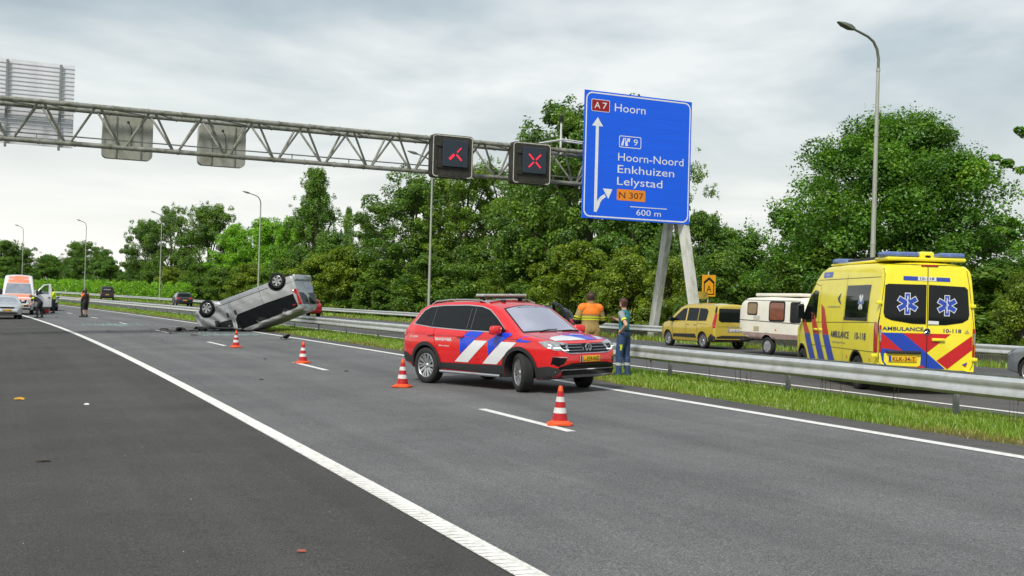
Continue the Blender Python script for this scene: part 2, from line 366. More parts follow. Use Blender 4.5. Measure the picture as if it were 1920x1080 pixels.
grass('grass', [(11.03, 14.1, 3, 16, 46000, .125, .006), (11.03, 14.1, 16, 30, 32000, .12, .009), (11.03, 14.1, 30, 60, 26000, .15, .014), (11.03, 14.1, 60, 130, 18000, .16, .03), (11.0, 14.1, 130, 260, 8000, .2, .07)],
      'bright green grass on the median strip under the double guardrail')
grass('grass', [(27.2, 33, 8, 40, 22000, .25, .012), (27.2, 33, 40, 90, 18000, .28, .025), (27.2, 33, 90, 260, 12000, .3, .07)], 'grass verge beyond the far carriageway along the tree line')
mb = MB()                                                        # tall dry seed stalks
for s, d in ((16.2, 13.6), (16.6, 13.7), (15.1, 13.8), (16.0, 13.5), (19.3, 13.8), (12.2, 13.4), (11.6, 13.8), (18.9, 13.7), (22.5, 13.6), (24.2, 13.4), (10.7, 13.6), (20.6, 13.9)):
    for j in range(3):
        b = RP(s + random.uniform(-.2, .2), d + random.uniform(-.1, .1)); h = random.uniform(.35, .62); l = Vector((random.uniform(-.06, .06), random.uniform(-.06, .06), h))
        mb.tube([b, b + l * .5, b + l], [.004, .003, .002], 4); mb.tube([b + l * .72, b + l * .88, b + l], [.004, .011, .002], 5)
tag(mb.build('seed_stalks', mat('dry stalk', (.12, .075, .04), .9)), 'thin dry seed stalks standing in the median grass', 'stalks', kind='stuff')

# ------------------------------------------------------------------ guardrails
M_galv = mat('galvanised steel', (.60, .615, .62), .40, .45, var=.10, vs=3, dirt=(.34, .35, .31), dirt_amt=.5, ds=4, bump=.1, bs=25)
M_galvd = mat('weathered steel post', (.30, .32, .32), .55, .4, var=.18, vs=5, dirt=(.13, .15, .09), dirt_amt=.6)
M_bolt = mat('dark bolt', (.05, .05, .05), .5, .5)
def wbeam(side, top):
    o = [(0, 0), (-.030, -.012), (-.083, -.052), (-.083, -.098), (-.062, -.132), (-.054, -.155), (-.062, -.178), (-.083, -.212), (-.083, -.258), (-.030, -.298), (0, -.31)]
    i = [(x + .006, z) for x, z in o[::-1]]
    P = [(x * side, z + top) for x, z in o + i]
    return P if side > 0 else P[::-1]
def guardrail(label, d, s0, s1, spacing, double, top=.68, off=.30, step=4., detail_to=60, phase=0):
    root = empty('guardrail', RP(s0, d), 0, label=label, cat='guardrail', group='motorway guardrails')
    inv = Matrix.Translation(root.location).inverted()
    def part(mb_, name, m, sm=None):
        mb_.v = [tuple(Vector(v) - root.location) for v in mb_.v]; return mb_.build(name, m, root, sm)
    k = 0; s = s0
    while s < s1 - .01:
        L = step if s < 110 else step * 3
        for side in ((1, -1) if double else (1,)):
            mb_ = MB(); pr = [(x, z + (.004 if k % 2 else 0)) for x, z in wbeam(side, top)]
            mb_.add(*sweep(pr, s - .12, min(s + L, s1) + .12, 2., d - off * side if double else d - .12)); part(mb_, 'beam', M_galv, 40)
        s += L; k += 1
    pm = MB(); pm.box((0, 0, (top - .04) / 2 - .3), (.05, .11, top - .04 + .6), .01); pme = pm.mesh('post', M_galvd)
    bm_ = MB(); bm_.box((0, 0, 0), (off * 2 - .05, .09, .16), .012); bme = bm_.mesh('spacer', M_galvd)
    cm = MB()
    for dz in (-.055, .055): cm.cyl((0, 0, dz), (-.022, 0, dz), .019, .013, 8)
    cm.box((-.004, 0, 0), (.006, .09, .075), .002); cme = cm.mesh('bolt', M_bolt)
    s = s0 + phase
    while s < s1:
        a = head(s); o = obj('post', pme, root, RP(s, d) - root.location, (0, 0, a))
        if double and s < detail_to: obj('spacer', bme, root, RP(s, d, top - .16) - root.location, (0, 0, a))
        s += spacing if s < 140 else spacing * 2
    if detail_to > 20:
        s = s0 + phase
        while s < min(s1, detail_to):
            obj('bolt', cme, root, RP(s, d - (off if double else .12) - .012, top - .155) - root.location, (0, 0, head(s))); s += 4 / 3
    return root
guardrail('double sided steel guardrail on the grassy median behind the red fire car', 13.15, .95, 236.95, 4., True, phase=0)
guardrail('long single guardrail at the foot of the tree line beyond the far carriageway', 28.9, 8.9, 240.9, 4., False, top=.72, detail_to=0)
# low ribbed screen under the far guardrail
root = empty('ribbed_screen', RP(12, 29.25), 0, label='low dark ribbed screen standing behind the far guardrail', cat='fence')
mb = MB()
for s in np.arange(12, 74, .085):
    c = RP(s, 29.25, .12) - root.location; mb.box(c, (.02, .05, .56), 0, rz=head(s))
tag(mb.build('slats', mat('weathered slat', (.10, .10, .075), .85, var=.3, vs=2), root), kind='stuff')
mb = MB(); mb.v = []
V, F = sweep([(0, .36), (.03, .36), (.03, .40), (0, .40)], 12, 74, 2., 29.28); mb.add([Vector(v) - root.location for v in V], F); mb.build('rail', M_galvd, root)

# ------------------------------------------------------------------ gantry
GS = 45.156
M_gal2 = mat('weathered gantry tube', (.27, .275, .24), .6, .15, var=.25, vs=2.5, dirt=(.07, .08, .03), dirt_amt=.9, ds=3.5, bump=.15, bs=30)
M_conc = mat('weathered steel leg', (.62, .62, .58), .75, var=.12, vs=2, dirt=(.20, .23, .09), dirt_amt=.8, ds=2.2, stretch=(1, 1, .35))
gz0 = float(gz(GS, 28))
GO = RPa(GS, 29.4, 0); a_g = head(GS)
gan = empty('sign_gantry', GO, a_g, label='weathered tubular lattice gantry spanning both carriageways on slanted legs', cat='gantry')
# local frame: x along gantry (to the right = +d), y along the road (away), z up; local x = d - 29.4
D0, D1, ZT, ZB = -7.0, 29.5, 8.40, 7.03
for nm, y, z, r in (('chord', -.6, ZT, .095), ('chord', .6, ZT, .095), ('chord', 0, ZB, .095)):
    mb = MB(); mb.tube([(x, y, z) for x in np.linspace(D0 - 29.4, D1 - 29.4, 12)], r, 12)
    for x in np.arange(D0 + 2 - 29.4, D1 - 29.4, 1.25): mb.cyl((x - .03, y, z), (x + .03, y, z), r + .018, n=12)
    mb.build(nm, M_gal2, gan, 40)
xs = np.arange(-6.55, 28.4, 1.955); br = None
def brace(p, q, r, nm='diagonal_brace'):
    mb = MB(); mb.cyl(p, q, r, n=8); mb.build(nm, M_gal2, gan, 60)
for i, x in enumerate(xs):
    x0 = x - 29.4; xm = x0 + .98; x1 = x0 + 1.955
    for y in (-.6, .6):
        brace((x0 + .08, y, ZT), (xm - .08, 0, ZB), .045); brace((x1 - .08, y, ZT), (xm + .08, 0, ZB), .045)
    brace((x0, -.6, ZT), (x1, .6, ZT) if i % 2 else (x0 + .9, .6, ZT), .03, 'cross_brace')
mb = MB(); mb.box((11.6 - 29.4, .28, 7.33), (36, .18, .03), .005)
for x in np.arange(-6, 29.5, 2.4): mb.box((x - 29.4, .28, 7.2), (.03, .03, .32))
mb.build('cable_tray', M_galvd, gan)
for xb in (29.4, -7.6):
    for sg in (-1, 1):
        mb = MB(); b0 = Vector((xb - 29.4 + .1 * sg * -1, sg * 1.95, -.5)); b1 = Vector((xb - 29.55, sg * .18, 7.3))
        Rm, L = frame_from(b0, b1); Mx = Matrix.Translation(b0) @ Rm.to_4x4()
        mb.prism([(-.15, -.22), (.15, -.22), (.15, .22), (-.15, .22)], L, Mx); mb.build('leg', M_conc, gan)
mb = MB(); mb.box((-.2, 0, 7.75), (.34, .4, 1.4), .03); mb.box((-.2, 0, 8.38), (.3, 1.3, .12), .02); mb.build('head_post', M_conc, gan)
M_ymoss = mat('mossy yellow box', (.42, .30, .03), .7, var=.2, dirt=(.09, .08, .02), dirt_amt=.9, ds=9)
mb = MB(); mb.prism([(-.2, 0), (.24, 0), (.18, .34), (-.14, .34)], .4, Matrix.Translation((.40, -1.35, 1.95)) @ Matrix.Rotation(R_(90), 4, 'X')); mb.build('junction_box', M_ymoss, gan)
# weather mast on the gantry
wm = empty('weather_mast', RPa(GS, 23.0, ZT), a_g, label='small white weather sensor mast on top of the gantry beside the blue sign', cat='sensor mast')
M_wht = mat('white painted metal', (.66, .67, .66), .5, var=.06, dirt=(.35, .36, .3), dirt_amt=.4)
mb = MB(); mb.cyl((0, 0, -.1), (0, 0, 1.35), .055, .045, 10); mb.build('pole', M_wht, wm, 60)
mb = MB(); mb.tube([(-1.3, -.4, .25), (0, -.2, .55), (1.2, -.2, .5)], .04, 6); mb.tube([(-1.3, .4, .25), (0, .2, .55), (1.2, .2, .5)], .04, 6); mb.build('brace', M_wht, wm, 60)
mb = MB()
for k in range(5): mb.lathe([(.0, 1.35 + k * .06), (.11, 1.36 + k * .06), (.12, 1.38 + k * .06), (.0, 1.40 + k * .06)], 12)
mb.cyl((0, 0, 1.65), (0, 0, 1.75), .04, n=8); mb.cyl((0, 0, 1.7), (.16, 0, 1.84), .025, n=6); mb.build('sensor', mat('dark sensor', (.08, .085, .085), .6), wm, 50)

# ------------------------------------------------------------------ signs on the gantry
M_blue = mat('blue sign sheeting', (.001, .115, .86), .42, var=.05, vs=1.2, dirt=(.003, .085, .6), dirt_amt=.3, ds=3, stretch=(.3, 1, 3))
M_swhite = mat('white sign sheeting', (.80, .82, .84), .45, var=.05, dirt=(.55, .57, .57), dirt_amt=.4, ds=6)
M_alu = mat('sign back aluminium', (.52, .53, .54), .45, .5, var=.08, dirt=(.32, .33, .30), dirt_amt=.4)
M_sred = mat('red sign sheeting', (.30, .004, .008), .45, var=.06)
M_sorange = mat('orange sign sheeting', (.80, .25, .012), .45, var=.06)
M_blk = mat('black print', (.012, .012, .013), .5)
def flat(parent, name, V2, F, y, m, M=None):
    """flat cut-out lying on a vertical board; local x right, z up, at depth y"""
    V = [(x, y, z) for x, z in V2]
    return obj(name, mesh_np(name, V, F, m), parent)
def flat_poly(parent, name, poly, y, m): return flat(parent, name, poly, [list(range(len(poly)))], y, m)
def ring_poly(parent, name, A, B, y, m):
    n = len(A); return flat(parent, name, list(A) + list(B), [[i, (i + 1) % n, n + (i + 1) % n, n + i] for i in range(n)], y, m)
bs_ = empty('motorway_sign', RPa(GS - .85, 23.70, 5.43), a_g, label='large square blue motorway sign naming Hoorn and exit 9', cat='road sign')
nb = 12; hb = 5.75 / nb
for k in range(nb):
    mb = MB(); mb.box((2.875, .03, (k + .5) * hb), (5.75, .055, hb - .0015), .0012); mb.build('panel', M_blue, bs_)
for x in (1.1, 4.6):
    mb = MB(); mb.box((x, .12, 2.9), (.10, .12, 5.6), .01); mb.build('bracket', M_alu, bs_)
Y1 = -.004
ring_poly(bs_, 'border', rrect(5.62, 5.62, .32, 6, 2.875, 2.875), rrect(5.50, 5.50, .27, 6, 2.875, 2.875), Y1, M_swhite)
flat_poly(bs_, 'badge', rrect(.95, .55, .07, 4, .82, 5.10), Y1, M_swhite); flat_poly(bs_, 'badge', rrect(.90, .50, .05, 4, .82, 5.10), Y1 - .003, M_sred)
def stext(parent, s, x, z, w, h, y, m, bold=.02, name='lettering'): V, F = text_fit(s, x, z, w, h, bold * .25 - .006); return flat(parent, name, V, F, y, m)
stext(bs_, 'A', .50, 4.965, .30, .29, Y1 - .006, M_swhite); stext(bs_, '7', .91, 4.965, .24, .29, Y1 - .006, M_swhite)
stext(bs_, 'Hoorn', 1.56, 4.92, 1.64, .37, Y1, M_swhite)
flat_poly(bs_, 'arrow', [(.605, .30), (.755, .30), (.755, 4.17), (.97, 4.17), (.69, 4.57), (.40, 4.17), (.60, 4.17)], Y1, M_swhite)
arc = [(.70, .34), (.71, .57), (.78, .82), (.92, 1.0), (1.13, 1.13)]; arc2 = [(1.21, 1.0), (1.04, .89), (.93, .75), (.87, .55), (.755, .32)]
nA = len(arc); flat(bs_, 'arrow', arc + arc2[::-1], [[i, i + 1, nA + i + 1, nA + i] for i in range(nA - 1)], Y1 - .002, M_swhite)
flat_poly(bs_, 'arrow', [(1.04, 1.38), (1.54, 1.37), (1.34, .92)], Y1 - .002, M_swhite)
ring_poly(bs_, 'exit_box', rrect(1.18, .54, .07, 4, 2.42, 3.58), rrect(1.11, .47, .05, 4, 2.42, 3.58), Y1, M_swhite)
for P in ([(1.93, 3.40), (2.06, 3.40), (2.12, 3.75), (2.05, 3.75)], [(2.16, 3.40), (2.32, 3.40), (2.27, 3.56), (2.34, 3.64), (2.28, 3.68), (2.19, 3.58), (2.20, 3.75), (2.15, 3.75)], [(2.22, 3.74), (2.42, 3.75), (2.38, 3.56)]): flat_poly(bs_, 'exit_symbol', P, Y1, M_swhite)
stext(bs_, '9', 2.60, 3.45, .22, .29, Y1, M_swhite)
stext(bs_, 'Hoorn-Noord', 1.80, 2.70, 3.55, .36, Y1, M_swhite); stext(bs_, 'Enkhuizen', 1.79, 2.15, 3.06, .36, Y1, M_swhite); stext(bs_, 'Lelystad', 1.78, 1.60, 2.43, .36, Y1, M_swhite)
flat_poly(bs_, 'badge', rrect(1.52, .51, .05, 4, 2.54, 1.155), Y1, M_sorange); stext(bs_, 'N 307', 1.90, 1.01, 1.29, .28, Y1 - .003, M_blk)
flat_poly(bs_, 'rule', [(2.5, .625), (4.5, .625), (4.5, .66), (2.5, .66)], Y1, M_swhite); stext(bs_, '600 m', 2.84, .27, 1.33, .27, Y1, M_swhite)

M_box = mat('dirty black housing', (.022, .021, .017), .65, var=.3, vs=6, dirt=(.055, .05, .028), dirt_amt=.8, ds=4)
M_scr = mat('matrix screen', (.020, .030, .045), .35, var=.15, vs=9)
M_led = mat('red led', (.6, .02, .05), .5, emit=((1, .015, .06), .32))
M_wbord = mat('dirty white border', (.55, .54, .47), .6, dirt=(.25, .25, .18), dirt_amt=.6, ds=6)
def matrix_sign(d, label, partial):
    r = empty('lane_signal', RPa(GS - .95, d, 6.74), a_g, label=label, cat='lane signal')
    W, H = 1.87, 1.82
    mb = MB(); Mx = Matrix.Translation((W / 2, .45, H / 2)) @ Matrix.Rotation(R_(90), 4, 'X'); mb.prism(rrect(W, H, .17, 5), .42, Mx); mb.build('housing', M_box, r, 30)
    ring_poly(r, 'border', rrect(W - .05, H - .05, .15, 5, W / 2, H / 2), rrect(W - .13, H - .13, .12, 5, W / 2, H / 2), .026, M_wbord)
    mb = MB(); mb.box((W / 2 + .08, -.02, H / 2 + .12), (1.14, .14, 1.14), .02); mb.build('screen', M_scr, r)
    mb = MB()
    for z in (.42, 1.33): mb.box((W / 2, .0, z), (1.5, .05, .035), .005)
    for x in (.22, 1.62): mb.box((x, .015, .88), (.03, .03, .94), .004)
    mb.build('mounting_frame', M_box, r)
    mb = MB(); mb.box((W / 2, .0, .06), (W * .7, .2, .02), .004); mb.build('lower_lip', M_box, r)
    cx, cz = W / 2 + .08, H / 2 + (.08 if partial else .1)
    def bar(ax_, az_, bx_, bz_, w):
        v = Vector((bx_ - ax_, bz_ - az_)); n_ = Vector((-v.y, v.x)).normalized() * w / 2
        flat_poly(r, 'led_bar', [(cx + ax_ + n_.x, cz + az_ + n_.y), (cx + bx_ + n_.x, cz + bz_ + n_.y), (cx + bx_ - n_.x, cz + bz_ - n_.y), (cx + ax_ - n_.x, cz + az_ - n_.y)], -.094, M_led)
    q = .29
    if partial:
        bar(-.28, -.22, -.06, .0, .11); bar(.04, .0, .27, -.24, .075); bar(.06, .09, .25, .29, .05)
    else:
        for sx in (-1, 1):
            for sz in (-1, 1): bar(.05 * sx, .05 * sz, q * sx, q * sz, .07)
    return r
matrix_sign(16.43, 'lane signal on the gantry showing a half lit red cross', True)
matrix_sign(20.17, 'lane signal on the gantry nearest the blue sign showing a full red cross', False)
M_sback = mat('mossy grey signal back', (.40, .41, .36), .65, .1, var=.15, vs=3, dirt=(.17, .18, .09), dirt_amt=.8, ds=3, stretch=(1, 1, .3))
def matrix_back(d, label):
    r = empty('lane_signal', RPa(GS + .95, d, 6.72), a_g, label=label, cat='lane signal')
    W, H = 1.86, 1.68
    mb = MB(); Mx = Matrix.Translation((W / 2, .40, H / 2)) @ Matrix.Rotation(R_(90), 4, 'X'); mb.prism(rrect(W, H, .2, 6), .40, Mx); mb.build('housing', M_sback, r, 30)
    for x in (.5, 1.42):
        mb = MB(); mb.box((x, -.02, H / 2), (.05, .04, H - .1), .006); mb.build('mounting_rail', M_galvd, r)
    mb = MB(); mb.lathe([(0, -.05), (.06, -.05), (.06, 0), (0, 0)], 12, Matrix.Translation((.93, 0, 1.42)) @ Matrix.Rotation(R_(90), 4, 'X'))
    mb.tube([(.93, -.03, 1.4), (1.03, -.05, 1.2), (1.06, -.04, .9), (1.02, -.03, .4)], .012, 6); mb.build('cable', M_box, r, 60)
    return r
matrix_back(3.57, 'back of a grey lane signal on the gantry beside the large ribbed sign')
matrix_back(7.20, 'back of a grey lane signal on the gantry above the overturned van')
rb = empty('ribbed_sign', RPa(GS + .95, -4.2, 6.96), a_g, label='back of a large ribbed aluminium road sign on the gantry', cat='road sign')
npk = 20; hp = 3.17 / npk; pm = MB()
pm.add([(0, 0, .006), (0, 0, hp - .006), (0, -.035, .0), (0, -.035, .012), (6.7, 0, .006), (6.7, 0, hp - .006), (6.7, -.035, 0), (6.7, -.035, .012), (0, .02, .006), (0, .02, hp - .006), (6.7, .02, .006), (6.7, .02, hp - .006)],
       [[3, 1, 5, 7], [2, 3, 7, 6], [8, 0, 4, 10], [9, 8, 10, 11], [1, 9, 11, 5], [0, 8, 9, 1], [4, 5, 11, 10], [2, 6, 4, 0], [0, 3, 2], [0, 1, 3], [4, 6, 7], [4, 7, 5]])
pme = pm.mesh('plank', mat('aluminium plank', (.60, .61, .63), .5, .3, var=.06, vs=1.5, dirt=(.36, .37, .36), dirt_amt=.35))
for k in range(npk): obj('plank', pme, rb, (0, 0, k * hp))
for x in (2.2, 4.35, 6.2):
    mb = MB(); mb.box((x, -.09, 1.5), (.09, .09, 3.25), .01); mb.build('post', M_galvd, rb)

# ------------------------------------------------------------------ small orange detour sign
sg = empty('detour_sign', RP(44.3, 30.65), head(44.3), label='small orange detour sign with a letter A in an arrow outline', cat='road sign')
mb = MB(); mb.cyl((0, .05, -.3), (0, .05, 3.45), .035, n=10); mb.build('post', M_galv, sg, 60)
mb = MB(); mb.box((0, 0, 2.78), (.76, .03, 1.02), .008); mb.build('plate', mat('orange detour sheeting', (.86, .38, .01), .4, var=.05), sg)
A = [(-.30, 2.36), (.30, 2.36), (.30, 2.98), (0, 3.20), (-.30, 2.98)]; B = [(-.245, 2.41), (.245, 2.41), (.245, 2.88), (0, 3.06), (-.245, 2.88)]
ring_poly(sg, 'arrow_outline', A, B, -.019, M_blk); stext(sg, 'A', -.14, 2.5, .28, .30, -.019, M_blk, .02)

# ------------------------------------------------------------------ lamp posts
M_pole = mat('lamp pole', (.42, .43, .38), .5, .3, var=.1, vs=2, dirt=(.20, .23, .10), dirt_amt=.7, ds=2, stretch=(1, 1, .3))
def lamp_post():
    r = empty('street_lamp')
    mb = MB(); mb.cyl((0, 0, -.3), (0, 0, 4.2), .115, .095, 14); mb.cyl((0, 0, 4.2), (0, 0, 8.2), .092, .078, 14); mb.cyl((0, 0, 8.2), (0, 0, 10.6), .074, .066, 14)
    for z, q in ((4.2, .105), (8.2, .088), (10.6, .078)): mb.cyl((0, 0, z - .06), (0, 0, z + .06), q, n=14)
    mb.build('pole', M_pole, r, 50)
    mb = MB(); P = [(0, 0, 10.6), (0, 0, 11.0), (-.08, 0, 11.35), (-.27, 0, 11.62), (-.55, 0, 11.77), (-.95, 0, 11.88), (-1.35, 0, 11.98)]; mb.tube(P, [.058, .056, .054, .05, .046, .044, .042], 10); mb.build('arm', mat('lamp arm', (.16, .17, .12), .5, .3), r, 60)
    mb = MB(); Mx = Matrix.Translation((-1.32, 0, 11.97)) @ Matrix.Rotation(R_(12), 4, 'Y')
    V = [(.1, -.06, -.04), (.1, .06, -.04), (.1, .06, .05), (.1, -.06, .05), (-.1, -.14, -.07), (-.1, .14, -.07), (-.1, .1, .09), (-.1, -.1, .09), (-.45, -.15, -.05), (-.45, .15, -.05), (-.45, .09, .07), (-.45, -.09, .07), (-.72, -.06, -.005), (-.72, .06, -.005), (-.72, .04, .012), (-.72, -.04, .012)]
    F = [[0, 3, 2, 1], [12, 13, 14, 15]] + [[k * 4 + j, k * 4 + (j + 1) % 4, k * 4 + 4 + (j + 1) % 4, k * 4 + 4 + j] for k in range(3) for j in range(4)]
    mb.add([Mx @ Vector(v) for v in V], F); mb.build('lamp_head', mat('lamp housing', (.13, .145, .11), .5, .2), r)
    return r
lp = lamp_post(); LL = [(33.15, 'tall street lamp rising behind the ambulance'), (76.2, 'street lamp whose pole stands below the half lit lane signal'), (116.6, 'street lamp standing behind the overturned van'), (151.0, 'street lamp in front of the tree group beside the hedge'), (182, 'distant street lamp behind the people in dark shorts'), (209.5, 'farthest street lamp above the orange fronted van'), (243, 'faint last street lamp at the left end of the road')]
for i, (s, lab) in enumerate(LL):
    o = lp if i == 0 else copy_tree(lp); o.location = RP(s, 30.0); o.rotation_euler = (0, 0, head(s)); tag(o, lab, 'street lamp', 'street lamps along the far verge')
    if i > 2: o.scale = (.75, .75, 1)
    if i == 0: o.rotation_euler = (0, R_(.5), head(s)); o.scale = (1, 1, 1.03)
# ------------------------------------------------------------------ trees and shrubs
M_bark = mat('bark', (.07, .058, .042), .9, var=.3, vs=3, bump=.6, bs=14, dirt=(.06, .075, .03), dirt_amt=.5)
LEAF = {
    'maple': blade_material('maple leaves', [(0, (0.047, 0.127, 0.007)), (.5, (0.098, 0.254, 0.009)), (.85, (0.197, 0.400, 0.015)), (1, (0.326, 0.463, 0.025))]),
    'oak': blade_material('oak leaves', [(0, (0.052, 0.123, 0.013)), (.5, (0.116, 0.237, 0.017)), (.9, (0.221, 0.375, 0.027)), (1, (0.326, 0.463, 0.038))]),
    'airy': blade_material('ash leaves', [(0, (0.079, 0.164, 0.013)), (.5, (0.176, 0.310, 0.020)), (.9, (0.303, 0.463, 0.028)), (1, (0.418, 0.463, 0.038))]),
    'bushy': blade_material('thicket leaves', [(0, (0.054, 0.137, 0.011)), (.5, (0.117, 0.254, 0.017)), (.9, (0.205, 0.365, 0.027)), (1, (0.294, 0.400, 0.038))]),
    'bright': blade_material('bright leaves', [(0, (0.092, 0.230, 0.007)), (.5, (0.221, 0.485, 0.013)), (.9, (0.348, 0.656, 0.017)), (1, (0.465, 0.728, 0.025))]),
    'poplar': blade_material('poplar leaves', [(0, (0.065, 0.151, 0.015)), (.5, (0.139, 0.286, 0.027)), (.9, (0.244, 0.413, 0.044)), (1, (0.348, 0.485, 0.063))]),
    'shrub': blade_material('shrub leaves', [(0, (0.059, 0.137, 0.009)), (.5, (0.122, 0.247, 0.015)), (.88, (0.235, 0.376, 0.022)), (1, (0.333, 0.400, 0.031))]),
    'shruby': blade_material('yellowish shrub leaves', [(0, (0.081, 0.156, 0.007)), (.5, (0.206, 0.308, 0.013)), (.88, (0.349, 0.457, 0.017)), (1, (0.453, 0.480, 0.025))]),
    'hedge': blade_material('hedge leaves', [(0, (0.105, 0.254, 0.007)), (.5, (0.234, 0.511, 0.013)), (.9, (0.348, 0.656, 0.020)), (1, (0.418, 0.677, 0.025))]),
}
def leaf_mesh(name, C, Rc, nl, size, m, rng, flat_=.75, tone=None, inner=.55):
    """C (k,3) clump centres, Rc (k,) radii, nl leaves each: small folded leaf faces"""
    k = len(C); n = k * nl; ci = np.repeat(np.arange(k), nl)
    u = rng.normal(size=(n, 3)); u /= np.linalg.norm(u, axis=1)[:, None]
    rr = rng.uniform(inner, 1.08, n) ** .8
    P = C[ci] + u * (Rc[ci] * rr)[:, None] * np.array([1, 1, flat_])
    nrm = u * .7 + rng.normal(0, .55, (n, 3)) + np.array([0, 0, .55]); nrm /= np.linalg.norm(nrm, axis=1)[:, None]
    t = rng.normal(size=(n, 3)); a = np.cross(nrm, t); a /= np.linalg.norm(a, axis=1)[:, None]; b = np.cross(nrm, a)
    L = size * rng.uniform(.6, 1.35, n)[:, None]; W = L * .55
    V = np.stack([P - a * L, P - b * W + nrm * W * .25, P + a * L, P + b * W + nrm * W * .25], 1).reshape(-1, 3)
    F = np.arange(n * 4).reshape(-1, 4)
    me = mesh_np(name, V, F, m)
    tn = (rng.uniform(.15, .75, k) if tone is None else tone)[ci] + rng.normal(0, .14, n)
    at = me.attributes.new('tone', 'FLOAT', 'POINT'); at.data.foreach_set('value', np.repeat(np.clip(tn, 0, 1), 4).astype(np.float32))
    return me
ENV = {
    'oak': lambda t: np.sqrt(np.clip(1 - ((t - .50) / .56) ** 2, .02, 1)),
    'maple': lambda t: np.clip(1.02 * (1 - np.clip(t, 0, 1) ** 2.1), .03, 1) ** .62 * np.clip(.62 + t * 2, 0, 1),
    'airy': lambda t: np.clip(1 - ((t - .55) / .58) ** 2, .03, 1) ** .7,
    'bushy': lambda t: np.clip(1 - t ** 2.3, .03, 1) ** .6 * np.clip(.8 + t, 0, 1),
    'bright': lambda t: np.clip(1 - t ** 2.6, .03, 1) ** .6 * np.clip(.75 + t, 0, 1),
    'poplar': lambda t: np.clip((1 - t) ** .5 * np.minimum(1, .5 + t * 2.0), .10, 1),
    'shrub': lambda t: np.clip(1 - t ** 2.2, .05, 1) ** .55,
}
def make_tree(kind, H, Rr, nc, nl, size, seed, base=.1, rc=(.13, .24), name='leafy_tree', env=None, limbs=14, fl=.75):
    rng = np.random.default_rng(seed); env = ENV[env or kind]
    t = rng.uniform(0, 1, nc) ** .85; ang = rng.uniform(0, 6.283, nc); u = rng.uniform(0, 1, nc) ** .42
    lob = 1 + .16 * np.sin(ang * 3 + rng.uniform(0, 6)) + .12 * np.sin(ang * 5 + t * 7 + rng.uniform(0, 6))
    r = env(t) * Rr * u * lob; z = H * (base + (1 - base) * .95 * t)
    C = np.stack([r * np.cos(ang), r * np.sin(ang), z], 1)
    # most clumps ride on limbs that sweep up and out from the trunk
    nbr = max(6, int(nc * .62) // 5); k0 = 0; tips = []
    for j in range(nbr):
        t1 = rng.uniform(.12, 1.0) ** .8; a1 = j * 2.4 + rng.normal(0, .3); rise = rng.uniform(.10, .30) * (1.6 if kind == 'poplar' else 1)
        p1 = np.array([np.cos(a1), np.sin(a1), 0]) * env(np.array(t1)) * Rr * rng.uniform(.78, 1.06) * (1 + .14 * math.sin(a1 * 3 + seed)); p1[2] = H * (base + (1 - base) * .95 * t1); p0 = np.array([0, 0, max(.05, p1[2] / H - rise) * H]); tips.append((p0, p1))
        for q in (.42, .60, .76, .90, 1.0):
            C[k0] = p0 + (p1 - p0) * q + np.array([0, 0, .05 * H * math.sin(q * 3.1)]) + rng.normal(0, .05 * Rr, 3); k0 += 1
    u[:k0] = np.tile([.5, .6, .8, .95, 1.0], nbr)
    Rc = rng.uniform(*rc, nc) * Rr * np.where(u > .93, .75, 1)
    # ragged sprigs past the outline
    ns = nc // 2; ts = rng.uniform(.1, 1, ns); a2 = rng.uniform(0, 6.283, ns); r2 = env(ts) * Rr * rng.uniform(1.0, 1.22, ns)
    C2 = np.stack([r2 * np.cos(a2), r2 * np.sin(a2), H * (base + (1 - base) * .97 * ts) + rng.uniform(0, .05, ns) * H], 1); R2 = rng.uniform(.05, .10, ns) * Rr
    me = leaf_mesh('crown', C, Rc, nl, size, LEAF[kind], rng, fl); me2 = leaf_mesh('sprigs', C2, R2, max(12, nl // 7), size * .9, LEAF[kind], rng, 1.3, inner=.1)
    root = empty(name); crown = obj('crown', me, root); tag(obj('sprigs', me2, crown), kind='stuff')
    mb = MB(); th = max(.10, H * .022); tz = np.linspace(0, .8 * H, 7); bend = rng.normal(0, .02 * H, (7, 2)).cumsum(0) * .5
    P = [Vector((bend[i, 0] * tz[i] / H, bend[i, 1] * tz[i] / H, tz[i] - (.5 if i == 0 else 0))) for i in range(7)]
    mb.tube(P, [th * (1 - .13 * i) for i in range(7)], 9)
    for p0_, c in tips[:limbs]:
        c = Vector(c); k = int(np.clip(c.z / H * 7 - 2, 0, 5)); p0 = P[k]; mid = p0.lerp(c, .5) + Vector((0, 0, .06 * H))
        mb.tube([p0, mid, c], [th * .42 * (1 - .1 * k), th * .26, th * .08], 6)
    mb.build('trunk', M_bark, root, 60)
    return root, H, Rr
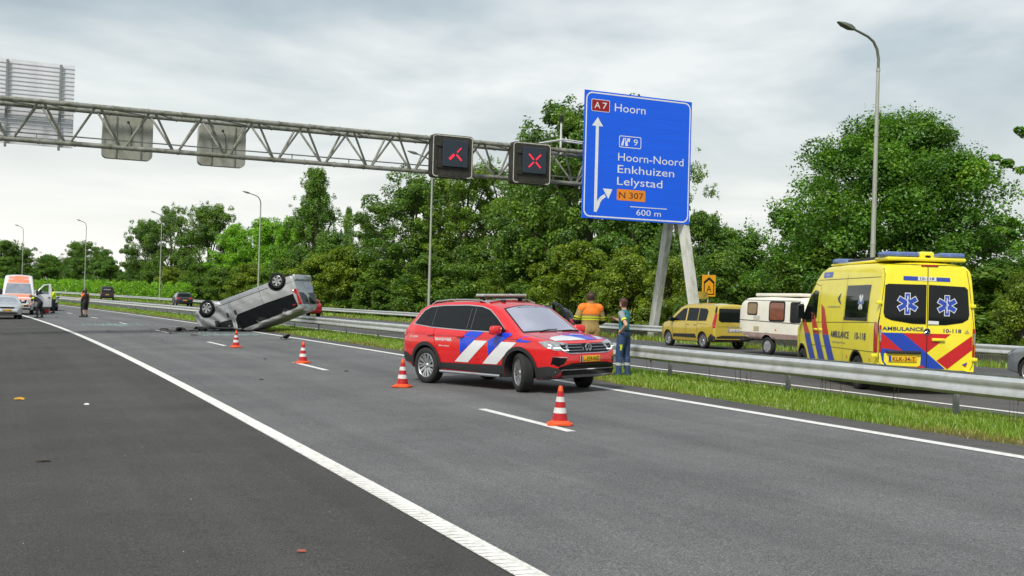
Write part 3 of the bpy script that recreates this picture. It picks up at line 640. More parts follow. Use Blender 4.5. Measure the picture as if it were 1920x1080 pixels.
PROTO = {
    'maple': [make_tree('maple', 12.3, 6.0, 340, 400, .082, 11, .13, (.11, .20), limbs=26)],
    'oak': [make_tree('oak', 14, 4.2, 160, 280, .112, 21, .06, (.15, .25)), make_tree('oak', 14, 4.2, 150, 280, .112, 22, .08, (.14, .26))],
    'airy': [make_tree('airy', 15.5, 4.2, 150, 210, .112, 31, .10, (.12, .22), limbs=30), make_tree('airy', 15.5, 4.2, 125, 180, .112, 32, .14, (.11, .2), limbs=30)],
    'bushy': [make_tree('bushy', 8, 2.6, 105, 280, .09, 41, .02, (.17, .28)), make_tree('bushy', 8, 2.6, 100, 280, .09, 42, .03, (.17, .30))],
    'bright': [make_tree('bright', 12, 4.4, 140, 290, .12, 51, .03, (.15, .25))],
    'poplar': [make_tree('poplar', 17.5, 3.9, 170, 230, .105, 61, .05, (.09, .18), limbs=30, fl=1.7)],
    'shrub': [make_tree('shrub', 6, 2.3, 85, 250, .082, 71, .0, (.18, .30), limbs=10), make_tree('shruby', 6, 2.3, 85, 250, .082, 72, .0, (.18, .30), env='shrub', limbs=10), make_tree('shrub', 6, 2.3, 80, 240, .09, 73, .0, (.16, .32), limbs=10)],
}
_used = {}
def plant(kind, i, s, d, H, Rr, label, cat, group=None, name=None):
    root, h0, r0 = PROTO[kind][i % len(PROTO[kind])]; key = (kind, i % len(PROTO[kind]))
    o = root if key not in _used else copy_tree(root); _used[key] = 1
    o.name = name or o.name.split('.')[0]; o.location = RP(s, d) - Vector((0, 0, .1)); o.rotation_euler = (0, 0, random.uniform(0, 6.28)); o.scale = (Rr / r0, Rr / r0, H / h0)
    return tag(o, label, cat, group)
TREES = [
    (43.4, 41.2, 11.9, 6.0, 'maple', 'huge dark green spreading tree behind the ambulance and lamp post'),
    (53.2, 40.0, 6.5, 2.3, 'bushy', 'rounded green tree between the gantry legs and the huge spreading tree'),
    (53.2, 44.0, 7.7, 2.4, 'bushy', 'green tree at the left flank of the huge spreading tree'),
    (33.4, 38.0, 4.5, 2.1, 'bushy', 'tree at the right edge of the picture behind the grey car'),
    (44.3, 47.0, 6.5, 2.3, 'bushy', 'tree showing between the ambulance roof and the right edge'),
    (75.0, 43.0, 17.7, 5.4, 'oak', 'tallest tree of the row, rising behind the blue sign'),
    (81.7, 42.0, 13.0, 3.7, 'oak', 'dense tree behind the right lane signal'),
    (67.0, 45.0, 12.8, 2.5, 'airy', 'thin crowned tree showing right of the blue sign'),
    (59.0, 41.0, 8.1, 1.9, 'bushy', 'green tree right of the gantry legs behind the detour sign'),
    (100.4, 40.0, 14.4, 4.7, 'oak', 'big dark tree behind the left lane signal pole'),
    (95.8, 43.0, 15.5, 4.0, 'airy', 'tall airy tree behind the half lit lane signal'),
    (94.0, 46.0, 15.4, 3.3, 'airy', 'sparse tall tree between the two lane signals'),
    (130.3, 42.0, 17.7, 4.1, 'poplar', 'tall slender poplar rising behind the overturned van'),
    (125.2, 44.0, 12.7, 1.3, 'poplar', 'small pointed poplar close to the tall slender poplar'),
    (144.1, 42.0, 12.1, 4.6, 'bright', 'bright yellow green tree behind the overturned van'),
    (154.6, 42.0, 11.6, 4.2, 'bright', 'bright green tree left of the middle street lamp'),
    (166.2, 43.0, 15.1, 4.0, 'oak', 'dark oak with a ragged top left of the bright green trees'),
    (181.7, 44.0, 15.6, 3.7, 'oak', 'tall pale tree behind the street lamp by the hedge end'),
    (187.3, 42.0, 13.4, 3.3, 'oak', 'leftmost tree of the main tree row next to the hedge end'),
    (238.5, 60.0, 10.5, 3.4, 'bushy', 'tree behind the far right part of the hedge'),
    (256.1, 66.0, 12.6, 3.8, 'oak', 'rounded dark tree above the hedge behind the far lamp'),
    (282.1, 80.0, 9.2, 3.4, 'bushy', 'low tree above the middle of the hedge'),
    (274.4, 70.0, 9.9, 3.9, 'bushy', 'tree above the hedge right of the orange fronted van'),
    (289.4, 75.0, 12.0, 3.8, 'oak', 'tree behind the farthest lamp above the orange fronted van'),
    (291.2, 70.0, 13.7, 4.8, 'oak', 'tree at the left edge of the picture above the parked cars'),
    (254.4, 75.0, 6.0, 3.1, 'bushy', 'low pale tree in the gap beside the hedge'),
    (210.5, 50.0, 6.3, 2.0, 'bushy', 'small tree at the right end of the hedge'),
]
SHRUBS = [
(65.6, 36.0, 6.5, 2.3), (59.3, 36.0, 5.9, 1.8), (73.6, 35.5, 7.2, 2.3), (79.5, 35.0, 6.6, 2.3), (56.1, 36.5, 5.2, 1.4), (49.3, 35.5, 4.9, 1.6), (45.7, 36.0, 4.6, 1.6), (44.1, 38.0, 4.1, 2.0), (39.3, 38.0, 4.0, 2.0), (33.8, 36.5, 3.0, 1.4), (30.2, 34.5, 3.7, 0.9), (89.4, 36.0, 6.1, 2.5), (98.4, 36.0, 5.9, 2.2), (107.3, 36.0, 7.4, 3.0), (113.2, 35.0, 6.8, 2.8), (124.9, 36.0, 6.5, 2.8), (137.3, 37.0, 6.1, 2.7), (143.7, 36.0, 5.5, 2.4), (155.7, 37.0, 6.1, 2.2), (165.6, 37.0, 5.8, 2.0), (172.8, 37.0, 6.7, 2.0), (71.6, 37.0, 5.3, 1.9), (59.9, 34.5, 3.6, 1.0), (51.2, 34.5, 2.9, 0.7), (91.6, 35.0, 3.8, 1.4), (74.2, 34.5, 3.7, 1.2), (99.8, 35.0, 3.4, 1.3), ]

TREES += [
    (72.3, 39.5, 16.6, 4.3, 'oak', 'full leafy tree rising at the left side of the blue sign'),
    (66.4, 41.0, 10.2, 2.9, 'bushy', 'dense tree filling the space below the blue sign'),
    (111.7, 41.0, 11.0, 3.1, 'oak', 'tree in the dip between the poplar and the big dark tree'),
    (105.0, 45.0, 14.6, 3.8, 'airy', 'tree behind the lamp pole under the half lit signal'),
    (60.9, 39.5, 6.9, 2.0, 'bushy', 'low tree just right of the gantry legs'),
    (61.0, 44.0, 7.5, 2.4, 'bushy', 'tree between the detour sign and the caravan roof'),
    (120.6, 40.0, 9.4, 3.3, 'bushy', 'tree at the right foot of the tall poplar'),
    (132.0, 40.0, 11.6, 2.9, 'bright', 'light green tree at the left foot of the tall poplar'),
]
for i, (s, d, H, Rr, kind, lab) in enumerate(TREES): plant(kind, i, s, d, H, Rr * 1.12, lab, 'tree', 'trees beyond the far guardrail', {'poplar': 'poplar_tree', 'maple': 'spreading_tree', 'oak': 'oak_tree'}.get(kind, 'leafy_tree'))
SHRUB_AT = ['behind the firefighter', 'left of the gantry legs behind the far guardrail', 'below the full red cross signal', 'right of the lamp pole under the half lit signal', 'between the two gantry legs', 'behind the detour sign', 'behind the roof of the caravan', 'behind the gap between caravan and ambulance', 'behind the rear of the ambulance', 'right of the ambulance behind the far guardrail', 'at the right edge behind the grey car', 'left of the lamp pole under the half lit signal', 'left of the fire car roof, behind the big dark tree', 'right of the poplar, with bare twigs', 'below the poplar behind the overturned van', 'behind the raised rear wheel of the overturned van', 'behind the middle of the overturned van', 'below the middle street lamp', 'behind the front wheel of the overturned van', 'above the dark sport utility car', 'at the right end of the hedge', 'behind the light bar of the fire car', 'low, behind the woman in teal', 'low, at the foot of the gantry legs', 'low, above the boot of the fire car', 'low, above the windscreen of the fire car', 'low, between the overturned van and the fire car']
for i, (s, d, H, Rr) in enumerate(SHRUBS): plant('shrub', i if i % 7 else 1, s, d, H * .95, Rr * 1.3, ('yellowish' if (i if i % 7 else 1) % 3 == 1 else 'dark') + ' green shrub ' + SHRUB_AT[i], 'shrub', 'thicket shrubs behind the far guardrail', 'shrub')
for i, s in enumerate(np.arange(27, 176, 3.3)):                # second, lower rank closing the thicket
    plant('shrub', i, s, 40 + 3 * math.sin(i * 2.3), 4.2 + 1.2 * math.sin(i * 1.7), 2.9, 'leafy shrub in the dark back rank of the thicket', 'shrub', 'back rank of thicket shrubs', 'shrub')
rng = np.random.default_rng(5)                                   # clipped hedge
hr = empty('hedge', RP(180, 33.5), label='long clipped bright green hedge behind the far guardrail', cat='hedge')
n = 1500; ss = rng.uniform(150, 232, n); hd = 33.6 + rng.uniform(-.8, .8, n); zz = rng.uniform(.2, 2.75, n)
C = rp(ss, hd, zz) - np.array(hr.location); obj('foliage', leaf_mesh('foliage', C, rng.uniform(.28, .5, n), 22, .12, LEAF['hedge'], rng, 1.), hr)
mb = MB()
for s in np.arange(150, 232, 2.5): b = RP(s, 33.6) - hr.location; mb.cyl(b, b + Vector((0, 0, 1.8)), .05, .03, 6)
tag(mb.build('stems', M_bark, hr), kind='stuff')
# boughs of a tree that stands outside the frame on the right
bt = empty('overhanging_tree', (22.0, 41, -.1), label='leafy boughs of a tree reaching in from the right edge', cat='tree')
mb = MB(); mb.tube([(0, 0, -.4), (.1, 0, 3), (0, .2, 6), (.1, 0, 8.5)], [.26, .22, .17, .08], 9)
C = []; Rc = []
for tip, st in (((-4.6, 0, 7.15), 5.6), ((-4.3, .5, 5.0), 4.0), ((-4.5, -.4, 4.5), 3.6), ((-3.4, 1, 8.4), 6.4), ((2, 1, 8), 6), ((3, -1, 6), 5), ((1, -2.5, 7), 5.5), ((0, 0, 9.5), 8)):
    p0 = Vector((0, 0, st)); p1 = Vector(tip); mb.tube([p0, p0.lerp(p1, .5) + Vector((0, 0, .25)), p1], [.08, .05, .015], 6)
    for u in np.linspace(.45, 1, 9): C.append(p0.lerp(p1, u) + Vector((rng.normal(0, .12), rng.normal(0, .2), .18 + rng.normal(0, .06)))); Rc.append(.26 * (1.25 - u * .5))
mb.build('trunk', M_bark, bt, 60); obj('crown', leaf_mesh('crown', np.array([list(c) for c in C]), np.array(Rc), 60, .11, LEAF['maple'], rng, .6), bt)

for i, (s, d, H, Rr) in enumerate(((215, 55, 7.5, 3.4), (232, 58, 8, 3.6), (247, 60, 8.5, 3.8), (262, 62, 9, 4.2), (278, 62, 9, 4.2), (292, 60, 9.5, 4.4), (306, 58, 9, 4.4), (320, 60, 10, 4.6), (225, 70, 7, 3.6), (300, 80, 12, 5))):
    plant('bushy', i, s, d, H, Rr, 'dark green tree in the distant wood behind the hedge', 'tree', 'distant trees behind the hedge', 'leafy_tree')
for i in range(9):
    plant(('oak', 'airy', 'bushy')[i % 3], i, -62 + i * 9.5 - 20, -15 - 5 * (i % 2), 11 + 2 * (i % 3), 4.6, 'tree on the near verge behind the camera', 'tree', 'trees on the near verge', 'leafy_tree')
# ------------------------------------------------------------------ vehicle kit
M_glass = mat('tinted window glass', (.006, .008, .009), .03, spec=.30, var=.0)
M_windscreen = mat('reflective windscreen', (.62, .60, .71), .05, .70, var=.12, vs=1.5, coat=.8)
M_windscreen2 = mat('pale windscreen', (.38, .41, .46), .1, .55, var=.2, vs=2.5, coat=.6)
M_tyre = mat('tyre rubber', (.018, .018, .018), .85, var=.2, vs=12, bump=.3, bs=70)
M_rim = mat('alloy rim', (.55, .56, .58), .3, .8, var=.05)
M_rimd = mat('dark alloy rim', (.10, .10, .105), .4, .6)
M_plas = mat('black plastic trim', (.022, .022, .024), .6, var=.12, vs=8)
M_blackg = mat('gloss black trim', (.006, .006, .007), .25, spec=.3)
M_chrome = mat('chrome', (.75, .75, .76), .12, 1.0, var=.0)
M_under = mat('underbody', (.02, .02, .02), .9)
M_lampred = mat('red tail lamp', (.42, .006, .008), .12, coat=1., var=.1, vs=20)
M_lampw = mat('headlamp glass', (.34, .36, .37), .12, .3, coat=.8, var=.4, vs=16)
M_amber = mat('amber lamp', (.75, .22, .01), .25)
M_plate = mat('yellow number plate', (.80, .44, .015), .45, var=.04)
M_platew = mat('white number plate', (.70, .72, .74), .45, var=.04)
M_pblue = mat('plate blue', (.01, .06, .45), .45)
M_seam = mat('panel gap', (.012, .012, .013), .7)
def pl(tab):
    xs = np.array([t[0] for t in tab], float); ys = np.array([t[1] for t in tab], float)
    return lambda x: np.interp(x, xs, ys)
def loft(P):
    """closed car body. P: top,bot,plan tables over x, side table over z, rt,rb radii, crown"""
    top, bot, plan, side = pl(P['top']), pl(P['bot']), pl(P['plan']), pl(P['side']); gh = pl(P['gh']) if 'gh' in P else None
    xs = sorted(set([round(t[0], 4) for k in ('top', 'bot', 'plan') for t in P[k]])); x0, x1 = xs[0], xs[-1]
    extra = list(np.arange(x0, x1, P.get('dx', .09)))
    xs = sorted(xs + [e_ for e_ in extra if min(abs(e_ - q) for q in xs) > .03])
    rings = []
    for x in xs:
        zt, zb, W = float(top(x)), float(bot(x)), float(plan(x)); cr = P.get('crown', .04) * min(1, W); h = zt - zb
        ze = zt - min(cr, h * .25); rt = min(P.get('rt', .1), (ze - zb) * .45); rb = min(P.get('rb', .06), (ze - zb) * .3)
        zs = [zb + rb * (1 - math.cos(a)) for a in np.linspace(0, math.pi / 2, 4)] + list(np.linspace(zb + rb, ze - rt, 16))[1:-1] + [ze - rt + rt * math.sin(a) for a in np.linspace(0, math.pi / 2, 6)]
        half = []
        for z in zs:
            y = W * float(side(z))
            if gh is not None and z > P['belt']: y *= 1 - (1 - float(gh(x))) * min(1, (z - P['belt']) / .3)
            if z < zb + rb: u = 1 - (z - zb) / rb; y -= rb * (1 - math.sqrt(max(0, 1 - u * u)))
            if z > ze - rt: u = 1 - (ze - z) / rt; y -= rt * (1 - math.sqrt(max(0, 1 - u * u)))
            half.append((max(y, .02), z))
        ye = half[-1][0]
        for q in (.75, .5, .25): half.append((ye * q, ze + (zt - ze) * (1 - q * q)))
        ring = [(x, 0, zb), (x, half[0][0] * .5, zb)] + [(x, y, z) for y, z in half] + [(x, 0, zt)]
        ring += [(x, -y, z) for _, y, z in ring[1:-1][::-1]]
        rings.append(ring)
    n = len(rings[0]); V = [v for r in rings for v in r]
    F = [[i * n + k, (i + 1) * n + k, (i + 1) * n + (k + 1) % n, i * n + (k + 1) % n] for i in range(len(rings) - 1) for k in range(n)]
    F += [list(range(n)), list(range((len(rings) - 1) * n, len(rings) * n))[::-1]]
    return V, F
_wc = {}
def wheel_meshes(R, w, style, rimr):
    k = (R, w, style, rimr)
    if k in _wc: return _wc[k]
    mb = MB(); h = w / 2; rr = rimr
    prof = [(rr, -h * .80), (rr + .015, -h * .95), ((rr + R) / 2, -h), (R - .035, -h * .96), (R - .008, -h * .80), (R, -h * .6)]
    for g_ in (-.34, 0, .34): prof += [(R, (g_ - .08) * h), (R - .008, (g_ - .06) * h), (R - .008, (g_ + .06) * h), (R, (g_ + .08) * h)]
    prof += [(R, h * .6), (R - .008, h * .80), (R - .035, h * .96), ((rr + R) / 2, h), (rr + .015, h * .95), (rr, h * .80)]
    mb.lathe(prof, 40, close=True); ty = mb.mesh('tyre', M_tyre, 40)
    for i, v in enumerate(ty.vertices):
        pass
    mb = MB(); mb.lathe([(rr, h * .8), (rr - .012, h * .86), (rr - .022, h * .78), (rr - .03, 0), (rr - .03, -h * .7)], 32, mi=0); mb.lathe([(0, h * .25), (rr - .03, h * .25)], 24, mi=1)
    def spoke(a, r0, r1, w0, w1, z0=.55, z1=.80, tw=0.):
        Rz = Matrix.Rotation(a, 4, 'Z'); Pl = [(r0, -w0), (r1, -w1 + tw), (r1, w1 + tw), (r0, w0)]
        V = [Rz @ Vector((x, y, h * (z0 if i in (0, 3) else z1))) for i, (x, y) in enumerate(Pl)] + [Rz @ Vector((x, y, h * .3)) for x, y in Pl]
        mb.add(V, [[0, 1, 2, 3], [0, 4, 5, 1], [1, 5, 6, 2], [2, 6, 7, 3], [3, 7, 4, 0]], 0)
    if style == 'multi':
        for i in range(5):
            a = i * 2 * math.pi / 5
            spoke(a - .12, .05, rr - .012, .018, .028, tw=.03); spoke(a + .32, .06, rr - .012, .014, .022, tw=.05); spoke(a + .62, .07, rr - .012, .012, .018, tw=.05)
    elif style == 'five':
        for i in range(5): spoke(i * 2 * math.pi / 5, .04, rr - .01, .035, .052)
    elif style == 'six':
        for i in range(6): spoke(i * math.pi / 3, .05, rr - .01, .036, .05, .75, .8)
    elif style == 'ten':
        for i in range(5):
            for o in (-.14, .14): spoke(i * 2 * math.pi / 5 + o, .05, rr - .01, .014, .02, tw=.03 * (1 if o > 0 else -1))
    elif style == 'cap':
        mb.lathe([(0, h * .75), (rr * .4, h * .78), (rr - .03, h * .7)], 24)
        for i in range(8): spoke(i * math.pi / 4, .05, rr - .02, .02, .03, .85, .85)
    else: mb.lathe([(.0, h * .5), (rr * .45, h * .5), (rr * .55, h * .3), (rr - .03, h * .35)], 24)
    mb.lathe([(0, h * .68), (.035, h * .68), (.05, h * .55), (.06, h * .3)], 16)
    rm = mb.mesh('rim', [M_rim if style not in ('steel',) else M_rimd, M_under], 40)
    _wc[k] = (ty, rm); return _wc[k]
class Veh:
    def __init__(s, name, label, cat, loc, heading, scale=1, group=None, tilt=None):
        s.root = empty(name, label=label, cat=cat, group=group); s.root.rotation_mode = 'XYZ'
        Mx = Matrix.Translation(loc) @ (tilt.to_4x4() if tilt is not None else Matrix.Identity(4)) @ Matrix.Rotation(heading, 4, 'Z') @ Matrix.Scale(scale, 4)
        s.root.matrix_world = Mx; s.arches = []
    def body(s, P, m, arches=(), name='body', cut=True, depth=.32, dent=None):
        V, F = loft(P)
        if dent: V = [dent(*v) for v in V]
        s.P = P; s.bvh = BVHTree.FromPolygons([Vector(v) for v in V], F); s.arches = [(x, z, r) for x, z, r in arches]
        me = mesh_np(name, V, F, m, 32); o = obj(name, me, s.root); s.bo = o
        if arches and cut:
            W = max(t[1] for t in P['plan']) + .1; mb = MB()
            for x, z, r in arches:
                for sg in (-1, 1): mb.cyl((x, sg * (W - depth - .1), z), (x, sg * W, z), r, n=36)
            c = obj('cutter', mb.mesh('cutter', M_under)); md = o.modifiers.new('cut', 'BOOLEAN'); md.object = c; md.solver = 'EXACT'; md.operation = 'DIFFERENCE'; md.material_mode = 'TRANSFER'
            o.parent = None; dg = bpy.context.evaluated_depsgraph_get(); me2 = bpy.data.meshes.new_from_object(o.evaluated_get(dg)); o.modifiers.clear(); o.data = me2; o.parent = s.root
            bpy.data.objects.remove(c); me2.set_sharp_from_angle(angle=R_(32)); me2.name = name
        return o
    def hit(s, face, u, v):
        O, D = {'R': ((u, -6, v), (0, 1, 0)), 'L': ((u, 6, v), (0, -1, 0)), 'F': ((9, u, v), (-1, 0, 0)), 'B': ((-9, u, v), (1, 0, 0)), 'T': ((u, v, 9), (0, 0, -1))}[face]
        p_, n_, i_, d_ = s.bvh.ray_cast(Vector(O), Vector(D))
        if p_ is None: return None
        if n_.dot(Vector(D)) > 0: n_ = -n_
        return p_, n_, d_
    def put(s, name, face, V2, F, m, off, parent, clip=True, thick=0):
        H = [s.hit(face, u, v) for u, v in V2]; keep = []
        for f in F:
            if any(H[i] is None for i in f): continue
            ds = [H[i][2] for i in f]
            if max(ds) - min(ds) > .35: continue
            if clip and face in 'RL':
                cx = sum(V2[i][0] for i in f) / len(f); cz = sum(V2[i][1] for i in f) / len(f)
                if any((cx - x) ** 2 + (cz - z) ** 2 < r * r for x, z, r in s.arches): continue
            keep.append(f)
        V = [(h[0] + h[1] * off) if h else Vector((0, 0, 0)) for h in H]
        used = sorted({i for f in keep for i in f}); mp = {i: k for k, i in enumerate(used)}
        if not used: return None
        VV = [V[i] for i in used]; FF = [[mp[i] for i in f] for f in keep]
        D = Vector({'R': (0, -1, 0), 'L': (0, 1, 0), 'F': (1, 0, 0), 'B': (-1, 0, 0), 'T': (0, 0, 1)}[face])
        for k, f in enumerate(FF):
            if (VV[f[1]] - VV[f[0]]).cross(VV[f[2]] - VV[f[0]]).dot(D) < 0: FF[k] = f[::-1]
        return obj(name, mesh_np(name, VV, FF, m, 180), parent or s.root)
    def patch(s, name, face, poly, m, off=.004, g=.07, parent=None, clip=True):
        P = []
        n = len(poly)
        for i in range(n):
            a, b = Vector(poly[i]), Vector(poly[(i + 1) % n]); k = max(1, int((b - a).length / g))
            P += [tuple(a.lerp(b, j / k)) for j in range(k)]
        outl = list(range(len(P))); xs = [q[0] for q in P]; ys = [q[1] for q in P]; E = []
        for x in np.arange(min(xs) + g * .5, max(xs), g):
            for y in np.arange(min(ys) + g * .5, max(ys), g):
                c = False; j = n - 1
                for i in range(n):
                    xi, yi = poly[i]; xj, yj = poly[j]
                    if (yi > y) != (yj > y) and x < (xj - xi) * (y - yi) / (yj - yi + 1e-12) + xi: c = not c
                    j = i
                if c and min((x - q[0]) ** 2 + (y - q[1]) ** 2 for q in P) > (g * .4) ** 2: P.append((x, y))
        if clip and face in 'RL':
            for ax_, az_, r in s.arches:
                if min(xs) - r < ax_ < max(xs) + r and min(ys) - r < az_ < max(ys) + r:
                    b0 = len(P); P += [(ax_ + r * math.cos(t), az_ + r * math.sin(t)) for t in np.linspace(0, 2 * math.pi, 41)[:-1]]; E += [(b0 + i, b0 + (i + 1) % 40) for i in range(40)]
        V2, _, F, _, _, _ = delaunay_2d_cdt([Vector(q) for q in P], E, [outl], 1, 1e-5)
        if E:                                            # keep only triangles inside the outline
            def inside(x, y):
                c = False; j = n - 1
                for i in range(n):
                    xi, yi = poly[i]; xj, yj = poly[j]
                    if (yi > y) != (yj > y) and x < (xj - xi) * (y - yi) / (yj - yi + 1e-12) + xi: c = not c
                    j = i
                return c
            F = [f for f in F if inside(sum(V2[i].x for i in f) / len(f), sum(V2[i].y for i in f) / len(f))]
        return s.put(name, face, [tuple(v) for v in V2], [list(f) for f in F], m, off, parent, clip)
    def line(s, name, face, pts, w, m, off=.003, parent=None):
        """thin strip along a polyline: panel gaps, trims"""
        Q = []
        for i in range(len(pts) - 1):
            a, b = Vector(pts[i]), Vector(pts[i + 1]); k = max(1, int((b - a).length / .08)); Q += [a.lerp(b, j / k) for j in range(k)]
        Q.append(Vector(pts[-1])); V = []; n = len(Q)
        for i, q in enumerate(Q):
            d = (Q[min(i + 1, n - 1)] - Q[max(i - 1, 0)]).normalized(); nn = Vector((-d.y, d.x)) * w / 2; V += [tuple(q + nn), tuple(q - nn)]
        return s.put(name, face, V, [[2 * i, 2 * i + 1, 2 * i + 3, 2 * i + 2] for i in range(n - 1)], m, off, parent)
    def text(s, face, st, u0, v0, w, h, m, off=.006, flip=None, name='lettering', bold=.01, parent=None):
        V, F = text_fit(st, 0, 0, w, h, bold)
        flip = (face in 'LB' and face != 'B') if flip is None else flip
        # reading direction: R: +x, L: -x, B: -y, F: +y
        sg = {'R': 1, 'L': -1, 'B': -1, 'F': 1, 'T': 1}[face]
        return s.put(name, face, [(u0 + sg * x, v0 + y) for x, y in V], F, m, off, parent, False)
    def wheel(s, x, y, R, w, style, rimr, steer=0, label=None):
        ty, rm = wheel_meshes(R, w, style, rimr); e_ = empty('wheel', (x, y, R), 0, s.root)
        e_.rotation_euler = (R_(90 if y < 0 else -90), 0, steer); obj('tyre', ty, e_); obj('rim', rm, e_); return e_
    def wheels(s, xf, xr, yw, R, w, style, rimr, steer=0):
        for x, st in ((xf, steer), (xr, 0)):
            for sg in (-1, 1): s.wheel(x, sg * yw, R, w, style, rimr, st)
    def box(s, name, c, size, m, bev=.01, parent=None, seg=2, sm=40, rot=None):
        mb = MB(); mb.box((0, 0, 0), size, bev, seg=seg); return mb.build(name, m, parent or s.root, sm, c, rot)
    def plate(s, face, u, v, w, h, st, m=None, x=None):
        """number plate as a thin board sitting on the surface"""
        hh = s.hit(face, u, v); sg = -1 if face == 'B' else 1
        px = hh[0].x + sg * .012 if x is None else x
        o = s.box('number_plate', (px, u, v), (.012, w, h), m or M_plate, .003)
        V, F = text_fit(st, -w / 2 + w * .14, -h * .36, w * .80, h * .70, .008)
        obj('lettering', mesh_np('lettering', [(sg * .0085, (y if face == 'F' else -y), z) for y, z in V], F, M_blk), o)
        yb = (-w / 2) if face == 'F' else w / 2; q = w * .09 * (1 if face == 'F' else -1)
        obj('country_band', mesh_np('country_band', [(sg * .008, yb, -h / 2), (sg * .008, yb + q, -h / 2), (sg * .008, yb + q, h / 2), (sg * .008, yb, h / 2)], [[0, 1, 2, 3]], M_pblue), o)
        return o
    def arch_trim(s, m, wd=.07, off=.012, faces='RL', a0=-12, a1=192):
        for face in faces:
            for x, z, r in s.arches:
                A = [(x + (r - .004) * math.cos(t), z + (r - .004) * math.sin(t)) for t in np.linspace(R_(a0), R_(a1), 28)]; B = [(x + (r + wd) * math.cos(t), z + (r + wd) * math.sin(t)) for t in np.linspace(R_(a0), R_(a1), 28)]
                V = [q for ab in zip(A, B) for q in ab]
                s.put('arch_trim', face, V, [[2 * i, 2 * i + 1, 2 * i + 3, 2 * i + 2] for i in range(27)], m, off, None, False)
    def mirror(s, x, y, z, m, sz=(.12, .22, .16), parent=None):
        sg = 1 if y > 0 else -1
        o = s.box('door_mirror', (x, y + sg * sz[1] * .45, z + sz[2] * .3), sz, m, min(sz) * .35, seg=3)
        mb = MB(); mb.box((0, -sg * sz[1] * .5, -sz[2] * .45), (.07, sz[1] * .5, .05), .012); mb.build('mirror_foot', M_plas, o)
        mb = MB(); mb.box((-sz[0] * .5, 0, 0), (.008, sz[1] * .82, sz[2] * .78), .003); mb.build('mirror_glass', M_glass, o); return o
def tilt_near():
    """surface tilt of the near carriageway (falls to the left)"""
    a = head(20); ax_ = Vector((-math.sin(a), math.cos(a), 0)); return Matrix.Rotation(-math.atan(CF), 3, ax_)
# ------------------------------------------------------------------ red fire service car
M_red = mat('fire red paint', (.68, .006, .009), .26, coat=1., var=.04, vs=2, dirt=(.40, .03, .03), dirt_amt=.18, ds=3)
M_vblue = mat('livery blue', (.004, .05, .62), .3, coat=.6, var=.04)
M_vwhite = mat('livery white', (.72, .73, .74), .3, coat=.6, var=.04)
M_vred = mat('livery red', (.58, .008, .01), .3, coat=.6, var=.04)
vw = Veh('fire_car', 'red fire service car with blue and white stripes, standing across the lane', 'car', RP(20.0, 8.8) * 1, R_(-46.6), .99, tilt=tilt_near())
P = dict(top=[(-2.25, .80), (-2.235, .92), (-2.18, 1.03), (-2.06, 1.14), (-1.95, 1.30), (-1.78, 1.50), (-1.62, 1.575), (-1.3, 1.625), (-.9, 1.655), (-.3, 1.665), (.15, 1.645), (.42, 1.60), (.62, 1.535), (.95, 1.32), (1.22, 1.135), (1.34, 1.085), (1.55, 1.06), (1.85, 1.01), (2.02, .965), (2.12, .91), (2.18, .83), (2.23, .74), (2.25, .66)],
         bot=[(-2.25, .62), (-2.235, .52), (-2.15, .42), (-1.9, .33), (-1.7, .26), (1.75, .24), (2.0, .27), (2.12, .30), (2.2, .36), (2.24, .46), (2.25, .56)],
         plan=[(-2.25, .70), (-2.2, .78), (-2.05, .86), (-1.7, .91), (-.5, .915), (1.0, .915), (1.5, .92), (1.8, .90), (1.98, .86), (2.1, .80), (2.2, .70), (2.25, .60)],
         side=[(.2, .93), (.38, .965), (.6, .995), (.8, 1.0), (.93, .985), (.97, .99), (1.05, .955), (1.12, .925), (1.4, .82), (1.6, .735), (1.7, .70)],
         gh=[(-2.25, .88), (-1.7, .95), (-1.0, 1), (.6, 1), (1.3, .98), (2.25, .98)], belt=1.05, rt=.07, rb=.05, crown=.045, dx=.07)
AR = [(1.34, .36, .405), (-1.34, .36, .405)]
vw.body(P, M_red, AR)
